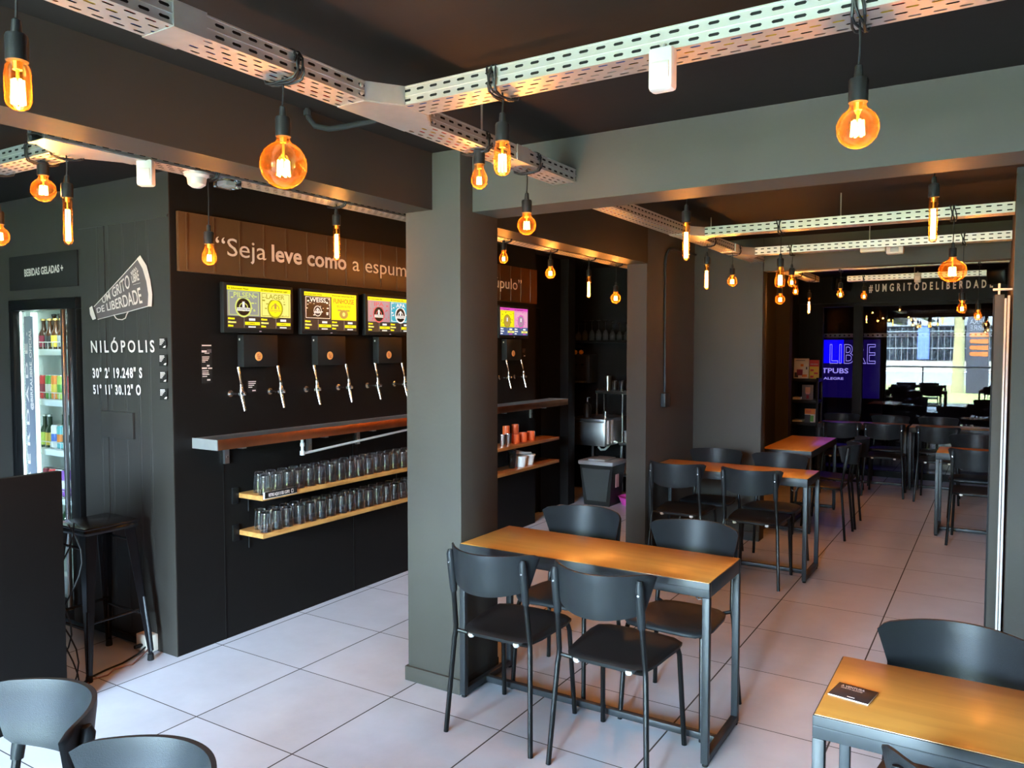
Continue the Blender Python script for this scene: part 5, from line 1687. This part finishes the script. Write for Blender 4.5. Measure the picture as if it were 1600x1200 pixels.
MB((-3.975, 8.0, 0.905)).tube([(-3.975, 8, 1.08), (-3.975, 8, 1.13), (-3.94, 7.99, 1.135)], 0.006, 8).build('pump', 'steel', pb_)
kc = thing('steel_cup', 'small steel cup on the sink worktop', 'cup', (-3.77, 8.05, 0.905))
MB((-3.77, 8.05, 0.905)).lathe([(0.0005, 0), (0.03, 0), (0.034, 0.075), (0.031, 0.075), (0.0005, 0.01)], (-3.77, 8.05, 0.905), 16).build('body', 'chrome', kc)
rk = thing('wire_rack', 'chrome wire rack of glasses behind the sink', 'rack', (-3.6, 8.36, 0))
ro = Vector((-3.6, 8.36, 0))
for x in (-3.985, -3.66, -3.2):
    for y in (8.27, 8.47):
        MB(ro).tube([(x, y, 0.0 if x > -3.7 else 0.905), (x, y, 1.22)], 0.012, 10).build('post', 'chrome', rk)
MB(ro).box((-4.0, 8.255, 1.165), (-3.18, 8.485, 1.20), 0.004).build('shelf', 'steel', rk)
MB(ro).box((-3.70, 8.255, 0.58), (-3.18, 8.485, 0.61), 0.004).build('shelf', 'steel', rk)
MB(ro).box((-3.70, 8.255, 0.22), (-3.18, 8.485, 0.25), 0.004).build('shelf', 'steel', rk)
for i in range(5):
    c = Vector((-3.87 + i * 0.085, 8.32, 1.20))
    if i == 0:
        t = MB(c).lathe([(0.0005, 0), (0.032, 0), (0.040, 0.17), (0.037, 0.17), (0.0005, 0.01)], c, 18).build('shaker_tin', 'steel')
        tag(t, 'tall steel shaker tin on the wire rack shelf', 'bar tool')
    else:
        g = bpy.data.objects.new('drinking_glass', tum_mesh)
        C.objects.link(g)
        g.location = c
        tag(g, f'{on[i - 1]} upturned tumbler from the steel tin on the kitchen wire rack', 'drinking glass', 'tumblers on the wire rack')
for i, z in enumerate((0.25, 0.61)):
    t = thing('storage_crate', ('dark crate on the low shelf of the wire rack', 'dark crate on the middle shelf of the wire rack')[i], 'crate', (-3.45, 8.37, z))
    MB((-3.45, 8.37, z)).box((-3.64, 8.27, z), (-3.24, 8.47, z + 0.12), 0.01).build('crate_body', 'label_grey', t)
    MB((-3.45, 8.37, z)).box((-3.645, 8.262, z + 0.12), (-3.235, 8.478, z + 0.14), 0.006).build('rim', 'label_slate', t)
bk_ = thing('plastic_bucket', 'pink plastic basin on the kitchen floor beside the waste bin', 'basin', (-3.36, 7.83, 0))
MB((-3.36, 7.83, 0)).lathe([(0.0005, 0.001), (0.10, 0), (0.135, 0.085), (0.142, 0.088), (0.131, 0.088), (0.098, 0.006), (0.0005, 0.005)], (-3.36, 7.83, 0), 24).build('body', 'pink', bk_)
ws = thing('wall_shelf', 'dark kitchen wall shelf holding the upturned stemmed glasses', 'shelf', (-3.9, 8.4, 1.77))
MB((-3.9, 8.4, 1.77)).box((-4.42, 8.22, 1.755), (-3.30, 8.5, 1.785), 0.003).build('board', 'black_metal', ws)
for x in (-4.3, -3.5):
    MB((-3.9, 8.4, 1.77)).box((x, 8.30, 1.70), (x + 0.03, 8.5, 1.755)).build('bracket', 'black_metal', ws, smooth=False)
wg = MB().lathe([(0.030, 0.0), (0.036, 0.03), (0.037, 0.06), (0.026, 0.095), (0.006, 0.112), (0.004, 0.13), (0.004, 0.195), (0.010, 0.203), (0.034, 0.208), (0.034, 0.210), (0.0005, 0.210),
                 (0.0005, 0.115), (0.022, 0.095), (0.034, 0.06), (0.033, 0.03), (0.0275, 0.0), (0.030, 0.0)], seg=16).build('stem_glass', 'tumbler_glass', angle=50)
wgm = wg.data
bpy.data.objects.remove(wg)
for row in (0, 1):
    for i in range(10):
        g = bpy.data.objects.new('stem_glass', wgm)
        C.objects.link(g)
        g.location = (-4.33 + i * 0.088 + row * 0.04, 8.29 + row * 0.1, 1.785)
        g.scale = (1, 1, 1.12 if 2 <= i <= 5 else 0.95)
        tag(g, f'upturned stemmed glass, {on[i]} from the shelf end by the dark pillar, {("front", "back")[row]} row', 'stemmed glass', 'stemmed glasses on the kitchen shelf')
es = thing('coffee_machine', 'dark coffee machine against the kitchen wall under the stemmed glasses', 'coffee machine', (-4.2, 8.35, 1.3))
eo2 = (-4.2, 8.35, 1.3)
MB(eo2).box((-4.38, 8.26, 1.28), (-4.08, 8.5, 1.62), 0.02).build('body', 'black_plastic', es)
for x, z in ((-4.25, 1.50), (-4.17, 1.50), (-4.30, 1.44), (-4.20, 1.43)):
    MB(eo2).lathe([(0.014, 0), (0.014, -0.012), (0.0005, -0.014)], (x, 8.26, z), 10, 1).build('knob', 'chrome', es)
MB(eo2).box((-4.34, 8.20, 1.285), (-4.12, 8.262, 1.31), 0.004).build('drip_shelf', 'steel', es)
for i, x in enumerate((-4.36, -4.30, -4.22)):
    t = thing('lemon', ('orange fruit nearest the dark pillar on the coffee machine', 'middle orange fruit on the coffee machine', 'orange fruit at the inner end on the coffee machine')[i], 'fruit', (x, 8.32, 1.62), 0, 'orange fruit on the coffee machine')
    t.name = 'orange_fruit'
    MB((x, 8.32, 1.62)).lathe([(0.0005, 0), (0.02, 0.006), (0.028, 0.026), (0.02, 0.046), (0.0005, 0.052)], (x, 8.32, 1.62), 12).build('fruit_body', 'orange_fruit', t)
    MB((x, 8.32, 1.62)).lathe([(0.005, 0.05), (0.003, 0.058)], (x, 8.32, 1.62), 6).build('stalk', 'label_green', t)

# ------------------------------------------------------------------ far end: hashtag, book rack, lit screen, speakers
hs = thing('hashtag_lettering', 'white hashtag lettering on the dark beam over the glazing', 'lettering', (-0.8, 11.2, 2.47))
ho = Vector((-0.8, 11.2, 2.47))
text('lettering', '#UMGRITODELIBERDADE', (-1.478, 11.198, 2.430), (-0.095, 11.198, 2.434), (-1.478, 11.198, 2.520), None, 'white_paint', hs, ho, 0.035, (0, -0.001, 0), space=1.9)
br_ = thing('book_rack', 'narrow black rack of books against the wall beside the dark glazing', 'rack', (-2.21, 11.1, 0))
bro = Vector((-2.21, 11.1, 0))
for x in (-2.39, -2.05):
    for y in (10.96, 11.24):
        MB(bro).box((x - 0.015, y - 0.015, 0), (x + 0.015, y + 0.015, 1.30), 0.003).build('post', 'black_plastic', br_)
for z in (1.285, 1.0, 0.70, 0.40, 0.10):
    MB(bro).box((-2.40, 10.945, z - 0.045), (-2.04, 11.255, z), 0.004).build('shelf', 'black_plastic', br_)


def book(label, x0, x1, z, h, m, y=11.0, lean=0.06, marks=()):
    c = Vector(((x0 + x1) / 2, y, z))
    t = thing('book', label, 'book', c)
    rot = Matrix.Rotation(-lean, 3, 'X')
    w_ = (x1 - x0) / 2

    def bx_(lo, hi, nm, mm):
        MB().box(lo, hi, 0.001, rot=rot, piv=(0, 0, 0)).build(nm, mm, t)
    bx_((-w_, 0, 0), (w_, 0.004, h), 'cover', m)
    bx_((-w_ + 0.002, 0.004, 0.003), (w_ - 0.002, 0.018, h - 0.003), 'pages', 'cream')
    bx_((-w_, 0.018, 0), (w_, 0.022, h), 'back_cover', m)
    for (u0, v0, u1, v1, mm) in marks:
        MB().box((-w_ + u0 * 2 * w_, -0.0008, v0 * h), (-w_ + u1 * 2 * w_, 0.0002, v1 * h), rot=rot, piv=(0, 0, 0)).build('cover_print', mm, t, smooth=False)


book('large cream covered book with a dark picture on top of the rack', -2.365, -2.175, 1.285, 0.27, 'cream', marks=((0.12, 0.88, 0.75, 0.92, 'label_grey'), (0.2, 0.15, 0.6, 0.45, 'label_maroon'), (0.05, 0.05, 0.3, 0.3, 'label_black'), (0.45, 0.6, 0.65, 0.72, 'label_orange'), (0.55, 0.08, 0.9, 0.2, 'label_orange'), (0.82, 0.45, 0.9, 0.58, 'label_black')))
book('red and yellow covered book on top of the rack beside the cream one', -2.165, -2.045, 1.285, 0.25, 'label_yellow', marks=((0.0, 0.65, 1.0, 1.0, 'label_red'), (0.1, 0.75, 0.9, 0.8, 'label_white'), (0.1, 0.4, 0.45, 0.5, 'label_red'), (0.5, 0.25, 0.9, 0.33, 'label_red'), (0.1, 0.05, 0.45, 0.16, 'label_red')))
book('slate blue covered book with a round orange picture on the middle rack shelf', -2.255, -2.115, 1.0, 0.20, 'label_slate', marks=((0.3, 0.45, 0.75, 0.85, 'label_skin'), (0.35, 0.38, 0.7, 0.5, 'label_pinkish'), (0.42, 0.08, 0.65, 0.32, 'label_maroon')))
book('orange topped magazine standing on the lower rack shelf', -2.215, -2.08, 0.70, 0.18, 'label_white', marks=((0.0, 0.6, 1.0, 1.0, 'label_orange'), (0.0, 0.0, 0.55, 0.55, 'label_black'), (0.5, 0.05, 0.85, 0.5, 'label_green'), (0.1, 0.7, 0.6, 0.9, 'label_red')))
t = thing('book', 'pale paperback lying flat on the middle rack shelf', 'book', (-2.33, 11.05, 1.0))
MB((-2.33, 11.05, 1.0)).box((-2.385, 10.97, 1.0), (-2.27, 11.13, 1.006)).box((-2.385, 10.97, 1.026), (-2.27, 11.13, 1.032)).build('cover', 'label_white', t, smooth=False)
MB((-2.33, 11.05, 1.0)).box((-2.383, 10.973, 1.006), (-2.272, 11.128, 1.026)).build('pages', 'cream', t, smooth=False)
t = thing('book', 'dark grey paperback lying flat on the lower rack shelf', 'book', (-2.32, 11.05, 0.70))
MB((-2.32, 11.05, 0.70)).box((-2.385, 10.97, 0.70), (-2.24, 11.15, 0.705)).box((-2.385, 10.97, 0.72), (-2.24, 11.15, 0.725)).build('cover', 'label_grey', t, smooth=False)
MB((-2.32, 11.05, 0.70)).box((-2.383, 10.973, 0.705), (-2.242, 11.148, 0.72)).build('pages', 'cream', t, smooth=False)

vo = Vector((-2.25, 12.35, 1.38))
vs_ = thing('video_wall', 'glowing blue screen lettered LIBRE CRAFTPUBS behind the dark glazing', 'screen', vo)
MB(vo).box((-3.45, 12.33, 0), (-1.42, 12.40, 1.86), 0.002).build('cabinet', 'dark_room', vs_)
scr = MB(vo).box((-3.40, 12.325, 0.965), (-1.46, 12.33, 1.815)).build('display', 'screen_night', vs_, smooth=False)
MB(vo).box((-3.40, 12.3235, 1.47), (-1.95, 12.325, 1.815)).build('bright_area', 'screen_blue', scr, smooth=False)


def vtext(body, x0, x1, z0, z1, bold=0.0, outline=0.0):
    return text('lettering', body, (x0, 12.322, z0), (x1, 12.322, z0), (x0, 12.322, z1), None, 'screen_neon', scr, vo, bold, (0, -0.002, 0), outline)


vtext('LIBRE', -2.14, -1.52, 1.47, 1.745, outline=0.012)
vtext('BIRRA', -2.90, -2.25, 1.47, 1.745, outline=0.012)
vtext('CRAFTPUBS', -2.56, -1.88, 1.325, 1.395, bold=0.02)
vtext('PORTO ALEGRE', -2.50, -1.945, 1.228, 1.262, bold=0.02)
bl_ = bpy.data.lights.new('screen_glow', 'AREA')
bl_.shape, bl_.size, bl_.size_y, bl_.energy, bl_.color = 'RECTANGLE', 1.8, 0.8, 6, (0.12, 0.06, 1.0)
blo = bpy.data.objects.new('screen_glow', bl_)
C.objects.link(blo)
blo.location = (-2.4, 12.30, 1.4)
blo.rotation_euler = (R(-90), 0, 0)
pr = thing('perforated_rail', 'perforated steel rail crossing behind the glazing above the blue screen', 'rail', (-1.0, 11.6, 1.87))
pmb = MB((-1.0, 11.6, 1.87))
plate(pmb, (-3.3, 11.6, 1.842), (1, 0, 0), (0, 0, 1), 4.6, 0.05, 1, pitch=0.06, sl=0.03, sw=0.022, stagger=False)
pmb.build('rail_web', 'galvanised', pr, smooth=False)
MB((-1.0, 11.6, 1.87)).box((-3.3, 11.6, 1.888), (1.3, 11.63, 1.894)).box((-3.3, 11.6, 1.840), (1.3, 11.63, 1.844)).build('rail_flange', 'galvanised', pr, smooth=False)
for x in (-3.2, 1.2):
    MB((-1.0, 11.6, 1.87)).tube([(x, 11.62, 1.894), (x, 11.62, CZ)], 0.006, 6).build('hanger_rod', 'galvanised', pr)
for lb, c, rz in (('black loudspeaker tilted under the ceiling beside the hashtag', (-1.79, 11.04, 2.535), 0.5), ('black loudspeaker under the ceiling by the sliding door side', (-0.045, 11.0, 2.548), -0.3)):
    t = thing('wall_speaker', lb, 'loudspeaker', c, rz)
    MB().box((-0.10, -0.07, -0.085), (0.10, 0.07, 0.085), 0.008, rot=Matrix.Rotation(R(14), 3, 'X'), piv=(0, 0, 0)).build('cabinet', 'black_plastic', t)
    MB().box((-0.09, -0.078, -0.075), (0.09, -0.068, 0.075), 0.004, rot=Matrix.Rotation(R(14), 3, 'X'), piv=(0, 0, 0)).build('grille', 'black_metal', t)
    MB().box((-0.015, 0.05, -0.03), (0.015, 0.16, 0.03)).build('bracket', 'black_metal', t, smooth=False)

# ------------------------------------------------------------------ sliding door beside the pillar
d2 = bpy.data.objects.new('door_2', None)
C.objects.link(d2)
d2['kind'] = 'structure'
do = Vector((0.0, 5.42, 1.0))
d2.location = do
MB(do).box((-0.044, 5.42, 0.005), (-0.034, 6.3, 2.01)).build('seal', 'rubber', d2, smooth=False)
MB(do).box((-0.034, 5.40, 0.005), (0.014, 6.3, 2.01), 0.003).build('door_leaf', 'charcoal_paint', d2)
MB(do).box((0.014, 5.36, 0.005), (0.025, 5.42, 1.985), 0.002).build('edge_strip', 'white_plastic', d2)
MB(do).box((0.029, 5.34, 0.005), (0.041, 5.42, 2.0), 0.002).build('edge_strip', 'white_plastic', d2)
MB(do).box((-0.045, 5.40, 2.034), (0.052, 5.44, 2.046), 0.002).box((-0.02, 5.405, 2.01), (-0.008, 5.435, 2.075), 0.002).build('roller_bracket', 'white_plastic', d2)
for o in bpy.data.objects:
    if o.type == 'MESH' and len(o.data.materials) == 0:
        print('NOMAT', o.name)
